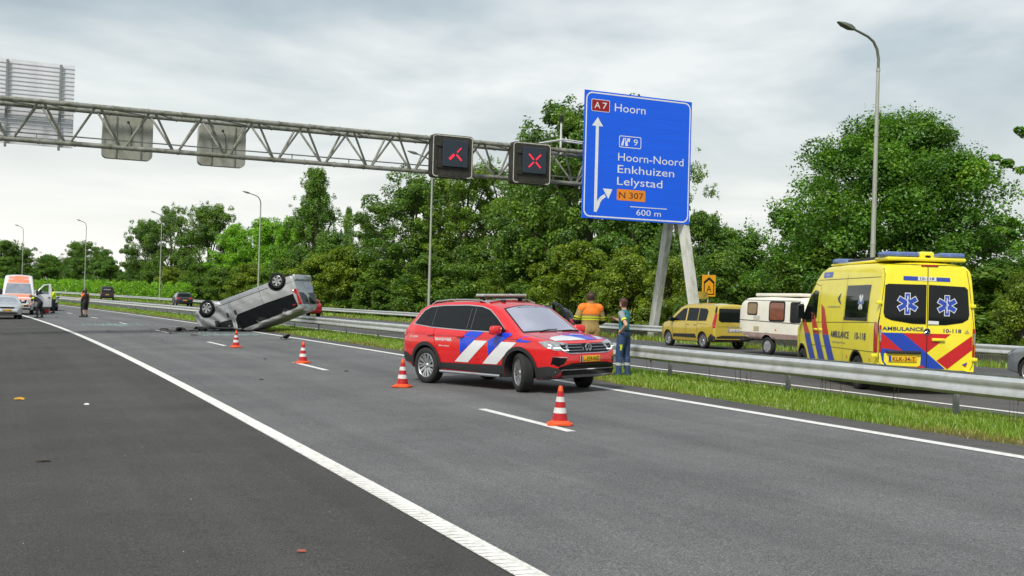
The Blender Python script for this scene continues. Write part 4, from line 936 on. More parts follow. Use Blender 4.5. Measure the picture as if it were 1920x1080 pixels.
for fc in 'RL':
    # dark lower cladding and sills
    vw.patch('sill_cladding', fc, [(-.93, .22), (.93, .22), (.93, .47), (.3, .455), (-.93, .44)], M_plas, .010)
    vw.patch('corner_cladding', fc, [(1.70, .22), (2.20, .22), (2.235, .40), (2.16, .47), (2.02, .50), (1.76, .47)], M_plas, .014, .04)
    vw.patch('rear_cladding', fc, [(-2.24, .36), (-1.74, .30), (-1.74, .50), (-2.0, .60), (-2.25, .60)], M_plas, .010)
    dlo = [(-1.83, 1.17), (-1.60, 1.43), (-1.42, 1.50), (-1.0, 1.535), (-.3, 1.55), (.12, 1.53), (.36, 1.475), (.60, 1.34), (.94, 1.10), (.90, 1.075), (-.3, 1.09), (-1.2, 1.12)]
    cx, cz = -.4, 1.3
    vw.patch('window_trim', fc, [(cx + (x - cx) * 1.022, cz + (z - cz) * 1.075) for x, z in dlo], M_chrome, .003)
    vw.patch('window_surround', fc, dlo, M_blackg, .005)
    vw.patch('side_window', fc, [(-1.78, 1.185), (-1.58, 1.42), (-1.44, 1.475), (-1.36, 1.48), (-1.52, 1.165)], M_glass, .007)
    vw.patch('side_window', fc, [(-1.49, 1.162), (-1.33, 1.485), (-1.22, 1.50), (-1.25, 1.145)], M_glass, .007)
    vw.patch('side_window', fc, [(-1.21, 1.142), (-1.18, 1.505), (-.3, 1.525), (-.16, 1.52), (-.20, 1.115)], M_glass, .007)
    vw.patch('side_window', fc, [(-.06, 1.108), (-.05, 1.52), (.10, 1.505), (.33, 1.45), (.57, 1.315), (.84, 1.115), (.80, 1.095)], M_glass, .007)
    for x_ in (-1.235, -.17, -.05): vw.line('window_divider', fc, [(x_ + .015, 1.11), (x_ + .03, 1.50)], .014, mat('grey window seal', (.10, .10, .105), .5), .009)
    for q in ([(-.14, 1.09), (-.16, .9), (-.14, .47)], [(.96, 1.06), (.93, .8), (.90, .47)], [(-1.12, 1.12), (-1.10, .95), (-.98, .62), (-.92, .47)]): vw.line('panel_gap', fc, q, .008, M_seam)
    vw.line('crease', fc, [(-2.1, .985), (-1.2, .97), (.3, .95), (1.4, .955)], .012, mat('crease shade', (.40, .004, .006), .3, coat=1.))  # flat darker red strip: the shade of the crease is put into its colour
    for x in (-.28, -1.18):
        hh = vw.hit(fc, x, .965); vw.box('door_handle', hh[0] + hh[1] * .02, (.2, .035, .04), M_red, .012)
    hh = vw.hit(fc, 0, .27)[0]; mb = MB(); y = hh.y + (.06 if fc == 'L' else -.06); mb.cyl((-.86, y, .27), (.86, y, .27), .032, n=10); mb.build('step_bar', M_chrome, vw.root, 50)
    # livery
    vw.patch('white_stripe', fc, [(-.45, .475), (-.07, .475), (.49, .90), (.12, .90)], M_vwhite, .006); vw.patch('white_stripe', fc, [(.35, .475), (.74, .475), (1.28, .90), (.88, .90)], M_vwhite, .006)
    vw.patch('blue_stripe', fc, [(-.29, .62), (-.29, .915), (-.06, 1.065), (.36, 1.065), (.12, .905)], M_vblue, .0065); vw.patch('blue_stripe', fc, [(.51, .63), (.51, .905), (.83, 1.06), (1.08, 1.07), (1.14, 1.03), (.88, .905)], M_vblue, .0065)
    vw.patch('blue_stripe', fc, [(1.24, .915), (1.52, .905), (1.93, .985), (1.62, 1.035), (1.45, 1.01)], M_vblue, .0065)
vw.arch_trim(M_plas, .065, .014)
vw.text('R', 'BRANDWEER', -1.03, .865, .50, .055, M_vwhite, bold=.03); vw.text('R', '7', -.50, .865, .05, .07, mat('gold print', (.45, .30, .05), .5)); vw.text('R', 'Officier van Dienst', -.92, .755, .32, .026, M_vwhite, bold=.02); vw.text('R', '10-3291', -1.86, .90, .28, .035, M_vwhite, bold=.02)
# windscreen and bonnet
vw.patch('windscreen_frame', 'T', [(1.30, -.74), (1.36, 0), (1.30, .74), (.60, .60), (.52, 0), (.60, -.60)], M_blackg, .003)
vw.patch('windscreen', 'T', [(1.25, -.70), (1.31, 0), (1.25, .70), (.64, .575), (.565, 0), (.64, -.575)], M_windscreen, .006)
for y in (-.35, .25):
    mb = MB(); z = lambda x_, y_: vw.hit('T', x_, y_)[0] + Vector((0, 0, .012)); mb.tube([z(1.32, y), z(1.28, y + .25), z(1.27, y + .5)], .008, 5); mb.build('wiper', M_plas, vw.root)
vw.patch('white_stripe', 'T', [(2.00, -.64), (2.04, -.3), (2.05, .12), (1.86, -.06), (1.74, -.20), (1.78, -.52), (1.88, -.66)], M_vwhite, .005); vw.patch('blue_stripe', 'T', [(2.05, .12), (2.03, .43), (1.80, .24), (1.72, .10), (1.74, -.20), (1.86, -.06)], M_vblue, .005)
vw.patch('white_stripe', 'T', [(1.73, .16), (1.79, .34), (1.71, .38), (1.65, .12)], M_vwhite, .005); vw.patch('white_stripe', 'T', [(2.02, .46), (1.96, .68), (1.80, .72), (1.75, .55)], M_vwhite, .005)
for sg in (-1, 1): vw.line('bonnet_crease', 'T', [(1.36, .72 * sg), (1.7, .74 * sg), (1.95, .70 * sg)], .008, M_seam)
# front
vw.patch('grille', 'F', [(-.64, .895), (.64, .895), (.60, .775), (.5, .735), (-.5, .735), (-.60, .775)], M_blackg, .006)
for z in (.775, .825, .875): vw.line('grille_bar', 'F', [(-.62, z), (-.12, z)], .0065, M_rim, .014); vw.line('grille_bar', 'F', [(.12, z), (.62, z)], .0065, M_rim, .014)
vw.line('grille_lower_trim', 'F', [(-.64, .765), (-.5, .725), (.5, .725), (.64, .765)], .012, M_chrome, .012)
for sg in (-1, 1):
    vw.patch('headlamp', 'F', [(.46 * sg, .90), (.78 * sg, .945), (.88 * sg, .93), (.86 * sg, .84), (.78 * sg, .785), (.52 * sg, .765)], M_lampw, .010, g=.05)
    vw.patch('headlamp_lens', 'F', [(.53 * sg, .87), (.65 * sg, .88), (.66 * sg, .80), (.56 * sg, .79)], M_blackg, .013, g=.04); vw.patch('headlamp_lens', 'F', [(.71 * sg, .89), (.80 * sg, .90), (.79 * sg, .85), (.71 * sg, .83)], M_chrome, .013, g=.04)
    vw.line('daytime_light', 'F', [(.50 * sg, .78), (.62 * sg, .775), (.68 * sg, .825), (.84 * sg, .83)], .014, mat('lit strip', (.9, .9, .85), .3, emit=((1, 1, .95), .6)), .015)
    vw.patch('side_intake', 'F', [(.58 * sg, .645), (.80 * sg, .665), (.81 * sg, .54), (.72 * sg, .50), (.64 * sg, .56)], M_blackg, .008, g=.05); vw.line('intake_trim', 'F', [(.58 * sg, .655), (.80 * sg, .675)], .01, M_chrome, .012)
vw.patch('lower_grille', 'F', [(-.46, .555), (.46, .555), (.70, .50), (.76, .42), (.66, .345), (-.66, .345), (-.76, .42), (-.70, .50)], M_blackg, .008)
vw.line('lower_trim', 'F', [(-.76, .40), (-.64, .445), (.64, .445), (.76, .40)], .016, M_chrome, .016); vw.line('lower_trim', 'F', [(-.66, .53), (.66, .53)], .008, M_plas, .014)
vw.patch('skid_plate', 'F', [(-.66, .345), (.66, .345), (.54, .295), (-.54, .295)], mat('satin silver plastic', (.45, .46, .47), .35, .6), .012); vw.patch('front_cladding', 'F', [(-.86, .33), (.86, .33), (.80, .25), (-.80, .25)], M_plas, .006)
vw.plate('F', 0, .625, .52, .11, 'L-359-NG')
lg = vw.hit('F', 0, .825)[0]; e_ = empty('emblem', lg + Vector((.03, 0, 0)), 0, vw.root)
mb = MB(); Mx = Matrix.Rotation(R_(90), 4, 'Y'); mb.lathe([(.066, -.008), (.078, -.008), (.078, .008), (.066, .008)], 28, Mx, close=True); mb.build('emblem_ring', M_chrome, e_, 40)
mb = MB(); mb.cyl((-.012, 0, 0), (-.006, 0, 0), .07, n=24); mb.build('emblem_disc', M_blackg, e_, 40)
mb = MB()
for y0, z0, y1, z1 in ((-.028, .058, 0, .012), (.028, .058, 0, .012), (-.058, .03, -.028, -.055), (-.028, -.055, 0, -.002), (.058, .03, .028, -.055), (.028, -.055, 0, -.002)): mb.cyl((.002, y0, z0), (.002, y1, z1), .0065, n=6)
mb.build('emblem_letters', M_chrome, e_, 40)
# rear, roof
for sg in (-1, 1):
    vw.patch('tail_lamp', 'B', [(.40 * sg, 1.0), (.80 * sg, 1.02), (.83 * sg, .90), (.45 * sg, .88)], M_lampred, .008, g=.05)
    vw.patch('tail_lamp', 'R' if sg < 0 else 'L', [(-2.22, .90), (-2.20, 1.0), (-2.02, 1.0), (-1.98, .955), (-2.08, .90)], M_lampred, .008, g=.05)
    mb = MB(); zz = lambda x_, y_: vw.hit('T', x_, y_ * sg)[0]; q = [zz(-1.5, .60) + Vector((0, 0, .0))] + [zz(x_, .615) + Vector((0, 0, .045)) for x_ in (-1.35, -.9, -.4, .0)] + [zz(.22, .60)]; mb.tube(q, .016, 8); mb.build('roof_rail', M_chrome, vw.root, 60)
vw.patch('rear_window', 'B', [(-.55, 1.50), (.55, 1.50), (.62, 1.22), (-.62, 1.22)], M_glass, .006)
M_lens = mat('beacon lens', (.42, .44, .40), .25, .1, coat=.8, var=.25, vs=9); M_lensb = mat('blue beacon lens', (.10, .16, .42), .2, coat=1., var=.3, vs=8)
zr = vw.hit('T', -.15, 0)[0].z
lb = empty('light_bar', (-.10, 0, zr + .03), 0, vw.root)
mb = MB(); mb.box((0, 0, .062), (.22, 1.18, .055), .022, seg=3); mb.build('lens', M_lens, lb, 40); mb = MB(); mb.box((0, 0, .022), (.23, 1.12, .026), .008); mb.build('base', M_plas, lb)
for y in (-.5, .5): mb = MB(); mb.box((0, y, -.02), (.1, .06, .09), .01); mb.build('foot', M_plas, lb)
vw.box('antenna_fin', (.22, -.25, vw.hit('T', .22, -.25)[0].z + .02), (.12, .06, .05), M_plas, .018)
vw.mirror(.82, -.90, 1.06, M_red, (.15, .23, .17))
vw.wheels(1.34, -1.34, .80, .355, .235, 'multi', .245, R_(-27))
# opened driver door on the far side
dr = empty('front_door', (1.0, .90, 0), R_(-27), vw.root)
mb = MB(); mb.box((-.52, 0, .76), (1.04, .07, .60), .025, seg=2); mb.build('door_panel', M_red, dr, 40)
mb = MB(); mb.tube([(-.04, 0, 1.06), (-.34, -.05, 1.38), (-.60, -.08, 1.55), (-.96, -.10, 1.60), (-1.05, -.05, 1.34), (-1.04, 0, 1.06)], .034, 6); mb.build('window_frame', M_blackg, dr, 60)
o = obj('side_window', mesh_np('side_window', [(-.1, 0, 1.06), (-.37, -.05, 1.37), (-.62, -.08, 1.53), (-.96, -.10, 1.58), (-1.01, 0, 1.06)], [[0, 1, 2, 3, 4]], mat('clear side glass', (.25, .3, .3), .05, alpha=1, spec=.8)), dr)
gm = _mats['clear side glass']; gm.node_tree.nodes['Principled BSDF'].inputs['Transmission Weight'].default_value = .95; gm.node_tree.nodes['Principled BSDF'].inputs['IOR'].default_value = 1.02
mb = MB(); mb.box((-.16, .16, 1.10), (.15, .24, .17), .05, seg=3); mb.build('door_mirror', M_red, dr, 40)
mb = MB(); mb.box((-.16, .06, 1.02), (.07, .12, .05), .01); mb.build('mirror_foot', M_plas, dr)

# ------------------------------------------------------------------ yellow ambulance
M_yel = mat('ambulance yellow', (.92, .79, .022), .3, coat=.6, var=.04, vs=1.5, dirt=(.60, .45, .06), dirt_amt=.25, ds=2)
M_ared = mat('ambulance red', (.55, .010, .012), .32, coat=.6, var=.05); M_ablu = mat('ambulance blue', (.010, .055, .42), .32, coat=.6, var=.05); M_aink = mat('dark blue lettering', (.012, .035, .13), .4)
am = Veh('ambulance', 'yellow ambulance with red and blue stripes behind the guardrail', 'ambulance', Vector((7.98, 25.08, float(gz(19.6, 17.5)))), R_(92.8))
P = dict(top=[(-2.97, 2.46), (-2.95, 2.54), (-2.85, 2.585), (-2.3, 2.62), (-.5, 2.64), (.55, 2.63), (.85, 2.56), (1.1, 2.40), (1.45, 2.05), (1.95, 1.48), (2.12, 1.36), (2.5, 1.24), (2.72, 1.10), (2.83, .9), (2.87, .7)],
         bot=[(-2.97, .43), (-2.8, .40), (-1.0, .38), (1.5, .36), (2.5, .34), (2.75, .38), (2.83, .45), (2.87, .55)],
         plan=[(-2.97, .965), (-2.9, .985), (-2.5, .995), (1.2, .995), (1.9, .985), (2.3, .95), (2.6, .86), (2.8, .72), (2.87, .6)],
         side=[(.3, .96), (.55, .985), (.9, 1.), (1.25, .995), (1.4, .985), (1.9, .945), (2.3, .895), (2.65, .84)], rt=.13, rb=.05, crown=.05, dx=.1)
am.body(P, M_yel, [(1.84, .36, .42), (-1.83, .36, .42)])
CX, CZ = 1118., 1000.
def ab(px, py): return ((CX - px) / 361., .45 + (CZ - py) / 388.)          # rear elevation from measured layout
def apoly(name, pts, m, off=.005, g=.12): return am.patch(name, 'B', [ab(*q) for q in pts], m, off, g)
apoly('red_stripe', [(778, 712), (1290, 712), (1120, 855), (945, 712), (1118, 858), (1118, 862), (940, 848), (790, 830), (776, 820)][:1] + [(790, 712), (945, 848), (778, 828)], M_ared)
apoly('blue_stripe', [(790, 712), (945, 712), (1118, 858), (1252, 978), (1100, 978), (945, 848)], M_ablu)
apoly('red_stripe', [(945, 712), (1290, 712), (1118, 858)], M_ared)
apoly('blue_stripe', [(778, 828), (945, 848), (1100, 978), (830, 970), (800, 930)], M_ablu)
apoly('red_stripe', [(1442, 722), (1445, 828), (1268, 978), (1190, 916)], M_ared)
apoly('red_stripe', [(940, 955), (1095, 955), (1110, 975), (945, 975)], M_ared, .007)
for sg, q in ((1, [(812, 352), (835, 342), (1108, 342), (1108, 642), (1010, 640), (860, 618), (812, 596), (802, 560)]), (-1, [(1124, 342), (1385, 352), (1405, 372), (1420, 560), (1412, 598), (1370, 625), (1250, 645), (1124, 648)])): apoly('rear_window', q, M_glass, .007)
apoly('blue_band', [(940, 280), (1275, 286), (1278, 316), (940, 312)], M_ablu, .006); apoly('number_field', [(1044, 282), (1176, 284), (1176, 314), (1044, 312)], M_vwhite, .008)
am.text('B', '10-118', ab(1060, 306)[0], ab(1060, 306)[1], .28, .05, M_aink, .010, bold=.02); am.text('B', 'AMBULANCE', ab(796, 694)[0], ab(0, 694)[1], .82, .07, M_aink, .007, bold=.02); am.text('B', '10-118', ab(1236, 701)[0], ab(0, 701)[1], .355, .07, M_aink, .007, bold=.02)
def star(cx, cz, r, face, sx=1.):
    for k in range(3):
        a = R_(30 + 60 * k) + R_(60)
        for w, m_, of in ((.27, M_vwhite, .009), (.20, M_ablu, .0105)):
            rr = r * (1 if of < .01 else .93); c, s_ = math.cos(a), math.sin(a); q = [(-rr, -w * r), (rr, -w * r), (rr, w * r), (-rr, w * r)]
            am.patch('star_bar', face, [(cx + (x * c - y * s_) * sx, cz + x * s_ + y * c) for x, y in q], m_, of + .0004 * k, .1)
    am.line('snake_staff', face, [(cx, cz - r * .7), (cx, cz + r * .75)], .018, M_vwhite, .013); am.line('snake', face, [(cx - .03 * sx, cz - r * .5), (cx + .03 * sx, cz - r * .2), (cx - .035 * sx, cz + .05 * r), (cx + .03 * sx, cz + .35 * r), (cx - .02 * sx, cz + .55 * r)], .014, M_vwhite, .014)
star(*ab(973, 490), .215, 'B'); star(*ab(1257, 497), .205, 'B')
am.line('panel_gap', 'B', [ab(1115, 195), ab(1118, 980)], .014, M_seam, .012)
for q in ([(815, 190), (805, 340), (772, 640), (774, 940), (830, 985)], [(1390, 195), (1415, 340), (1452, 640), (1452, 940), (1430, 985)], [(825, 192), (1385, 194)]): am.line('panel_gap', 'B', [ab(*a) for a in q], .010, M_seam, .006)
for px, py in ((770, 486), (740, 886), (1445, 497), (1462, 902)):
    hh = am.hit('B', *ab(min(max(px, 790), 1440), py)); am.box('hinge', (-2.98, ab(px, py)[0], ab(px, py)[1]), (.06, .11, .07), M_yel, .015)
for sg, px in ((1, 738), (-1, 1462)):
    y0 = ab(738, 0)[0] if sg > 0 else ab(1462, 0)[0]
    apoly('tail_lamp', ([(776, 655), (790, 660), (790, 862), (776, 862)] if sg > 0 else [(1446, 668), (1462, 668), (1462, 880), (1444, 880)]), M_lampred, .012, .06)
    am.patch('tail_lamp', 'L' if sg > 0 else 'R', [(-2.96, .80), (-2.96, 1.36), (-2.80, 1.38), (-2.80, .80)], M_lampred, .012, .07)
    apoly('lamp_segment', ([(778, 690), (788, 690), (788, 790), (778, 770)] if sg > 0 else [(1448, 705), (1460, 705), (1460, 790), (1448, 790)]), M_lampw, .020, .05)
apoly('plate_recess', [(812, 868), (1078, 872), (1072, 955), (1050, 965), (835, 958), (812, 930)], M_yel, .009); am.box('plate_lamp_hood', (-3.0, ab(950, 0)[0], ab(0, 858)[1]), (.07, .68, .06), M_plas, .015)
pq = ab(945, 908); am.plate('B', pq[0], pq[1], .56, .115, 'KLK-34-T', x=-2.992)
hq = ab(1198, 757); am.box('door_handle', (-2.99, hq[0], hq[1]), (.05, .26, .06), M_yel, .015); am.box('handle_recess', (-2.976, hq[0], hq[1] - .01), (.02, .24, .04), M_blackg, .006)
em = empty('emblem', (-2.985, ab(1116, 0)[0], ab(0, 697)[1]), 0, am.root); mb = MB(); Mx = Matrix.Rotation(R_(90), 4, 'Y'); mb.lathe([(.058, -.008), (.068, -.008), (.068, .008), (.058, .008)], 24, Mx, close=True); mb.build('emblem_ring', M_chrome, em, 40)
mb = MB(); mb.cyl((.002, 0, 0), (.008, 0, 0), .06, n=24); mb.build('emblem_disc', M_blackg, em, 40); mb = MB()
for a in (90, 210, 330): mb.cyl((0, 0, 0), (0, .06 * math.cos(R_(a)), .06 * math.sin(R_(a))), .009, .003, 6)
mb.build('emblem_star', M_chrome, em, 40)
am.patch('sticker', 'B', [ab(1124, 615), ab(1200, 617), ab(1200, 642), ab(1124, 642)], M_vwhite, .009); am.patch('flag_sticker', 'B', [ab(1372, 942), ab(1412, 922), ab(1398, 956)], M_ablu, .007); am.patch('flag_sticker', 'B', [ab(1385, 955), ab(1412, 930), ab(1400, 958)], M_ared, .009)
apoly('warning_triangle', [(1405, 672), (1424, 706), (1388, 706)], mat('reflective grey', (.45, .40, .1), .5), .006)
am.box('rear_bumper', (-3.0, 0, .40), (.16, 1.86, .12), M_yel, .035); am.box('bumper_step', (-3.03, 0, .47), (.12, 1.5, .025), M_plas, .008); am.patch('reflector', 'B', [(-.93, .36), (-.68, .36), (-.68, .40), (-.93, .40)], M_lampred, .09)
# roof gear
zr = 2.60
mb = MB(); mb.box((-2.55, 0, zr + .045), (.72, 1.58, .075), .03, seg=2); mb.box((-.75, 0, zr + .02), (2.9, 1.42, .05), .02); mb.build('roof_fairing', M_yel, am.root, 40)
for y in (.47, -.56):
    am.box('beacon', (-2.62, y, zr + .14), (.40, .70 if y > 0 else .48, .09), M_lensb, .03)
am.box('camera_hump', (-2.68, -.03, zr + .13), (.34, .30, .14), M_yel, .05); am.box('camera_eye', (-2.87, -.03, zr + .09), (.06, .10, .07), M_blackg, .02); am.box('high_brake_lamp', (-2.955, -.03, 2.52), (.05, .34, .04), M_lampred, .01)
am.box('beacon', (.45, 0, zr + .10), (.40, 1.4, .12), M_lensb, .04); am.box('roof_rack', (-.9, .55, zr + .10), (1.7, .06, .05), M_plas, .015)
# left side
for fc in 'LR':
    am.patch('side_window', fc, [(-2.38, 1.42), (-2.42, 2.13), (-1.05, 2.13), (-1.05, 1.42)], M_glass, .006); am.patch('window_ledge', fc, [(-2.40, 1.40), (-2.40, 1.46), (-1.03, 1.46), (-1.03, 1.40)], M_blackg, .009)
    am.patch('cab_window', fc, [(.78, 1.42), (.80, 2.02), (1.05, 2.06), (1.32, 1.95), (1.86, 1.40), (1.80, 1.30), (1.2, 1.32)], M_glass, .006)
    for q in ([(-1.0, .45), (-1.0, 2.35)], [(.65, .45), (.68, 2.2)], [(.72, 2.15), (1.1, 2.2), (1.5, 1.95), (2.0, 1.35), (2.1, .8)], [(-2.9, 1.38), (2.2, 1.30)], [(-2.9, .80), (1.35, .80)], [(-2.85, 2.28), (.9, 2.28)]): am.line('panel_gap', fc, q, .010, M_seam, .004)
    for k in range(3):
        x0 = 1.40 - k * .66
        am.patch('red_stripe', fc, [(x0 + .22, 1.06), (x0 - .20, 1.06), (x0 + .20, 1.36 + .14 * k), (x0 + .46, 1.38 + .18 * k)], M_ared, .006); am.patch('blue_stripe', fc, [(x0 + .22, 1.055), (x0 - .20, 1.055), (x0 - .62, .44), (x0 - .20, .44)], M_ablu, .006)
    hb = am.hit(fc, .78, 1.16); am.box('door_handle', hb[0] + hb[1] * .015, (.20, .04, .05), M_yel, .015); hb = am.hit(fc, .48, 1.16); am.box('door_handle', hb[0] + hb[1] * .015, (.20, .04, .05), M_yel, .015)
    am.patch('blue_band', fc, [(.02, 2.33), (.02, 2.45), (.62, 2.45), (.62, 2.33)], M_ablu, .007)
    am.text(fc, '10-118', (.42 if fc == 'L' else .22), 2.365, .2, .05, M_vwhite, .010)
    for x in (-1.3, -2.6): am.patch('side_marker', fc, [(x, .60), (x + .05, .60), (x + .05, .67), (x, .67)], M_amber, .008)
am.text('L', 'AMBULANCE', -.25, 1.02, 1.15, .14, M_aink, .007, bold=.02); am.text('L', '10-118', -1.75, 1.02, .62, .14, M_aink, .007, bold=.02); am.text('L', 'Noord-Holland Noord', -.35, .90, .85, .045, mat('grey print', (.25, .25, .18), .5), .007)
am.patch('swallow_logo', 'L', [(-.52, 1.86), (-.72, 1.98), (-.66, 1.84), (-.80, 1.72), (-.62, 1.78)], M_aink, .007); am.text('L', 'ambulance', .05, 1.66, .8, .05, mat('grey print', (.25, .25, .18), .5), .007)
for k in range(3): am.patch('star_bar', 'L', [(-1.95 + .17 * math.cos(R_(60 * k + a)) * (1.0), 1.78 + .17 * math.sin(R_(60 * k + a))) for a in (15, -15, 195, 165)], M_vwhite if k else M_lensb, .008)
am.arch_trim(M_plas, .03, .010)
am.mirror(1.72, .99, 1.45, M_plas, (.12, .17, .36)); am.mirror(1.72, -.99, 1.45, M_plas, (.12, .17, .36))
am.patch('windscreen', 'T', [(2.02, -.80), (2.08, 0), (2.02, .80), (1.15, .74), (1.1, 0), (1.15, -.74)], M_glass, .006)
am.wheels(1.84, -1.83, .86, .345, .235, 'steel', .215)

# ------------------------------------------------------------------ overturned silver van
M_sil = mat('silver paint', (.50, .505, .51), .32, .4, coat=.7, var=.06, vs=1.5, dirt=(.30, .30, .28), dirt_amt=.3, ds=2.5)
tv = Veh('overturned_van', 'silver passenger van lying upside down with its tail on the guardrail', 'van', (0, 0, 0), 0)
P = dict(top=[(-2.5, 1.75), (-2.48, 1.85), (-2.38, 1.92), (-1.8, 1.955), (0, 1.965), (.3, 1.93), (.6, 1.79), (.9, 1.66), (1.2, 1.55), (1.55, 1.42), (1.75, 1.33), (2.1, 1.22), (2.34, 1.10), (2.50, .92), (2.58, .78), (2.6, .62)],
         bot=[(-2.5, .42), (-2.4, .34), (-1.6, .28), (1.6, .26), (2.3, .28), (2.5, .36), (2.58, .45), (2.6, .52)],
         plan=[(-2.5, .90), (-2.42, .935), (-2.0, .95), (1.3, .95), (1.8, .93), (2.2, .86), (2.45, .74), (2.6, .55)],
         side=[(.25, .94), (.45, .985), (.8, 1.), (1.0, .99), (1.1, .975), (1.6, .90), (1.8, .865), (2.0, .83)], rt=.13, rb=.05, crown=.05, dx=.09)
def crumple(x, y, z):
    a = .045 * min(1, max(0, (x - .2) / 1.2)) + .04 * min(1, max(0, (z - 1.45) / .4)) + .006
    n1_ = math.sin(x * 5.1 + y * 3.3 + 1) * math.cos(z * 6.2 + y * 2.1) + .6 * math.sin(x * 11 + z * 9 + y * 7); n2_ = math.cos(x * 4.3 - z * 5.7 + 2) + .5 * math.sin(y * 9 + x * 8)
    return (x + a * .5 * n2_, y + a * n1_ * (1 if abs(y) > .3 else .3), z + a * .7 * n2_ * n1_)
tv.body(P, M_sil, [(1.75, .36, .40), (-1.75, .36, .40)], dent=crumple)
for fc in 'RL':
    tv.patch('side_window', fc, [(-2.28, 1.12), (-2.30, 1.66), (-2.2, 1.72), (.62, 1.76), (.66, 1.70), (.60, 1.28), (.45, 1.10), (-1.0, 1.08)], M_glass, .006)
    tv.patch('side_window', fc, [(.80, 1.20), (.80, 1.56), (1.1, 1.46), (1.62, 1.27), (1.60, 1.18), (1.1, 1.17)], M_under, .006)
    for q in ([(.70, .34), (.70, 1.1), (.74, 1.8)], [(-.85, .34), (-.85, 1.08)], [(.62, .34), (.62, 1.1)], [(-2.44, .62), (-1.4, .62)]): tv.line('panel_gap', fc, q, .012, M_seam, .004)
    for x_ in (-.85, .1): tv.line('window_divider', fc, [(x_, 1.10), (x_, 1.74)], .05, M_blackg, .012)
    tv.line('side_moulding', fc, [(-1.3, .50), (1.3, .47)], .022, M_seam, .006); tv.line('side_moulding', fc, [(-1.3, .72), (1.4, .70)], .012, mat('silver crease', (.34, .34, .34), .4, .3), .005)
    for x in (.86, .50): hb = tv.hit(fc, x, .98); tv.box('door_handle', hb[0] + hb[1] * .015, (.10, .04, .20), M_plas, .02)
    tv.patch('sill', fc, [(-.60, .31), (1.0, .29), (1.0, .42), (-.60, .42)], M_sil, .012); tv.patch('tail_lamp', fc, [(-2.49, .95), (-2.49, 1.65), (-2.36, 1.62), (-2.42, 1.2), (-2.40, .95)], M_lampred, .012, .06)
tv.arch_trim(M_plas, .03, .010)
for sg in (-1, 1):
    tv.patch('rear_window', 'B', [(.06 * sg, 1.14), (.06 * sg, 1.66), (.70 * sg, 1.64), (.76 * sg, 1.12)], M_glass, .006); tv.patch('tail_lamp', 'B', [(.82 * sg, .95), (.78 * sg, 1.62), (.86 * sg, 1.60), (.93 * sg, .95)], M_lampred, .010, .06)
tv.line('panel_gap', 'B', [(0, .45), (0, 1.8)], .014, M_seam, .006); tv.patch('plate', 'B', [(.25, .86), (.75, .86), (.75, .97), (.25, .97)], mat('pale blue sticker', (.35, .45, .70), .5), .008)
tv.box('rear_bumper', (-2.52, 0, .46), (.16, 1.78, .26), M_sil, .05); tv.box('door_mirror', (1.42, -1.02, 1.18), (.14, .2, .26), M_plas, .05)
tv.patch('windscreen', 'T', [(1.66, -.72), (1.70, 0), (1.66, .72), (.85, .66), (.80, 0), (.85, -.66)], M_glass, .006)
tv.wheels(1.75, -1.75, .80, .34, .215, 'six', .225)
mb = MB()
for x in (-1.75, 1.75): mb.cyl((x, -.75, .36), (x, .75, .36), .06, n=10)
mb.cyl((-1.9, .2, .30), (1.2, .2, .28), .045, n=8); mb.box((-2.1, -.2, .30), (.5, .7, .14), .04); mb.box((1.7, 0, .28), (.8, .7, .12), .04); mb.build('underbody', M_under, tv.root, 40)
mb = MB()
for i in range(16):                                                 # torn plastic at the crushed nose
    c = Vector((2.5 + random.uniform(-.15, .2), -.35 + random.uniform(-.5, .5), random.uniform(.95, 1.45))); mb.box(c, (random.uniform(.05, .25), random.uniform(.05, .3), random.uniform(.02, .12)), .008, M=Matrix.Translation(c) @ Matrix.Rotation(random.uniform(-1, 1), 4, 'Y') @ Matrix.Rotation(random.uniform(-1, 1), 4, 'X') @ Matrix.Translation(-c))
tag(mb.build('torn_plastic', M_plas, tv.root), kind='stuff')
# pose: upside down, nose on the asphalt, tail raised on the rail
ang_axis, pitch = R_(166.5), R_(21.0)                                # heading of the nose seen from above, tail-up pitch
Mflip = Matrix.Rotation(math.pi, 4, 'X')                             # roll over about the long axis
Mpose = Matrix.Rotation(ang_axis, 4, 'Z') @ Matrix.Rotation(pitch, 4, 'Y') @ Mflip
anchor = Vector((.35, -.80, 1.885))                                   # roof edge above the windscreen, on the near side
tv.root.matrix_world = Matrix.Translation(RP(49.0, 9.95, .04)) @ Mpose @ Matrix.Translation(-anchor)

# ------------------------------------------------------------------ yellow family van and its caravan
M_gold = mat('mustard yellow paint', (.56, .42, .04), .32, .15, coat=.9, var=.05, vs=1.5, dirt=(.36, .26, .06), dirt_amt=.25)
def at(X, Y): return Vector((X, Y, -.03))
yv = Veh('family_van', 'mustard yellow family van towing the cream caravan', 'van', at(7.7, 45.3), R_(113.0), .965)
P = dict(top=[(-2.2, 1.60), (-2.19, 1.72), (-2.1, 1.79), (-1.6, 1.83), (-.3, 1.84), (.25, 1.80), (.55, 1.70), (.9, 1.46), (1.3, 1.16), (1.45, 1.10), (1.8, 1.03), (2.05, .92), (2.17, .75), (2.2, .6)],
         bot=[(-2.2, .40), (-2.1, .33), (-1.5, .26), (1.6, .24), (2.1, .3), (2.2, .42)], plan=[(-2.2, .85), (-2.12, .90), (-1.7, .915), (1.2, .915), (1.7, .89), (2.0, .80), (2.2, .55)],
         side=[(.25, .94), (.5, .99), (.8, 1.), (1.0, .985), (1.08, .96), (1.5, .87), (1.85, .79)], rt=.11, rb=.05, crown=.045)
yv.body(P, M_gold, [(1.33, .33, .37), (-1.33, .33, .37)])
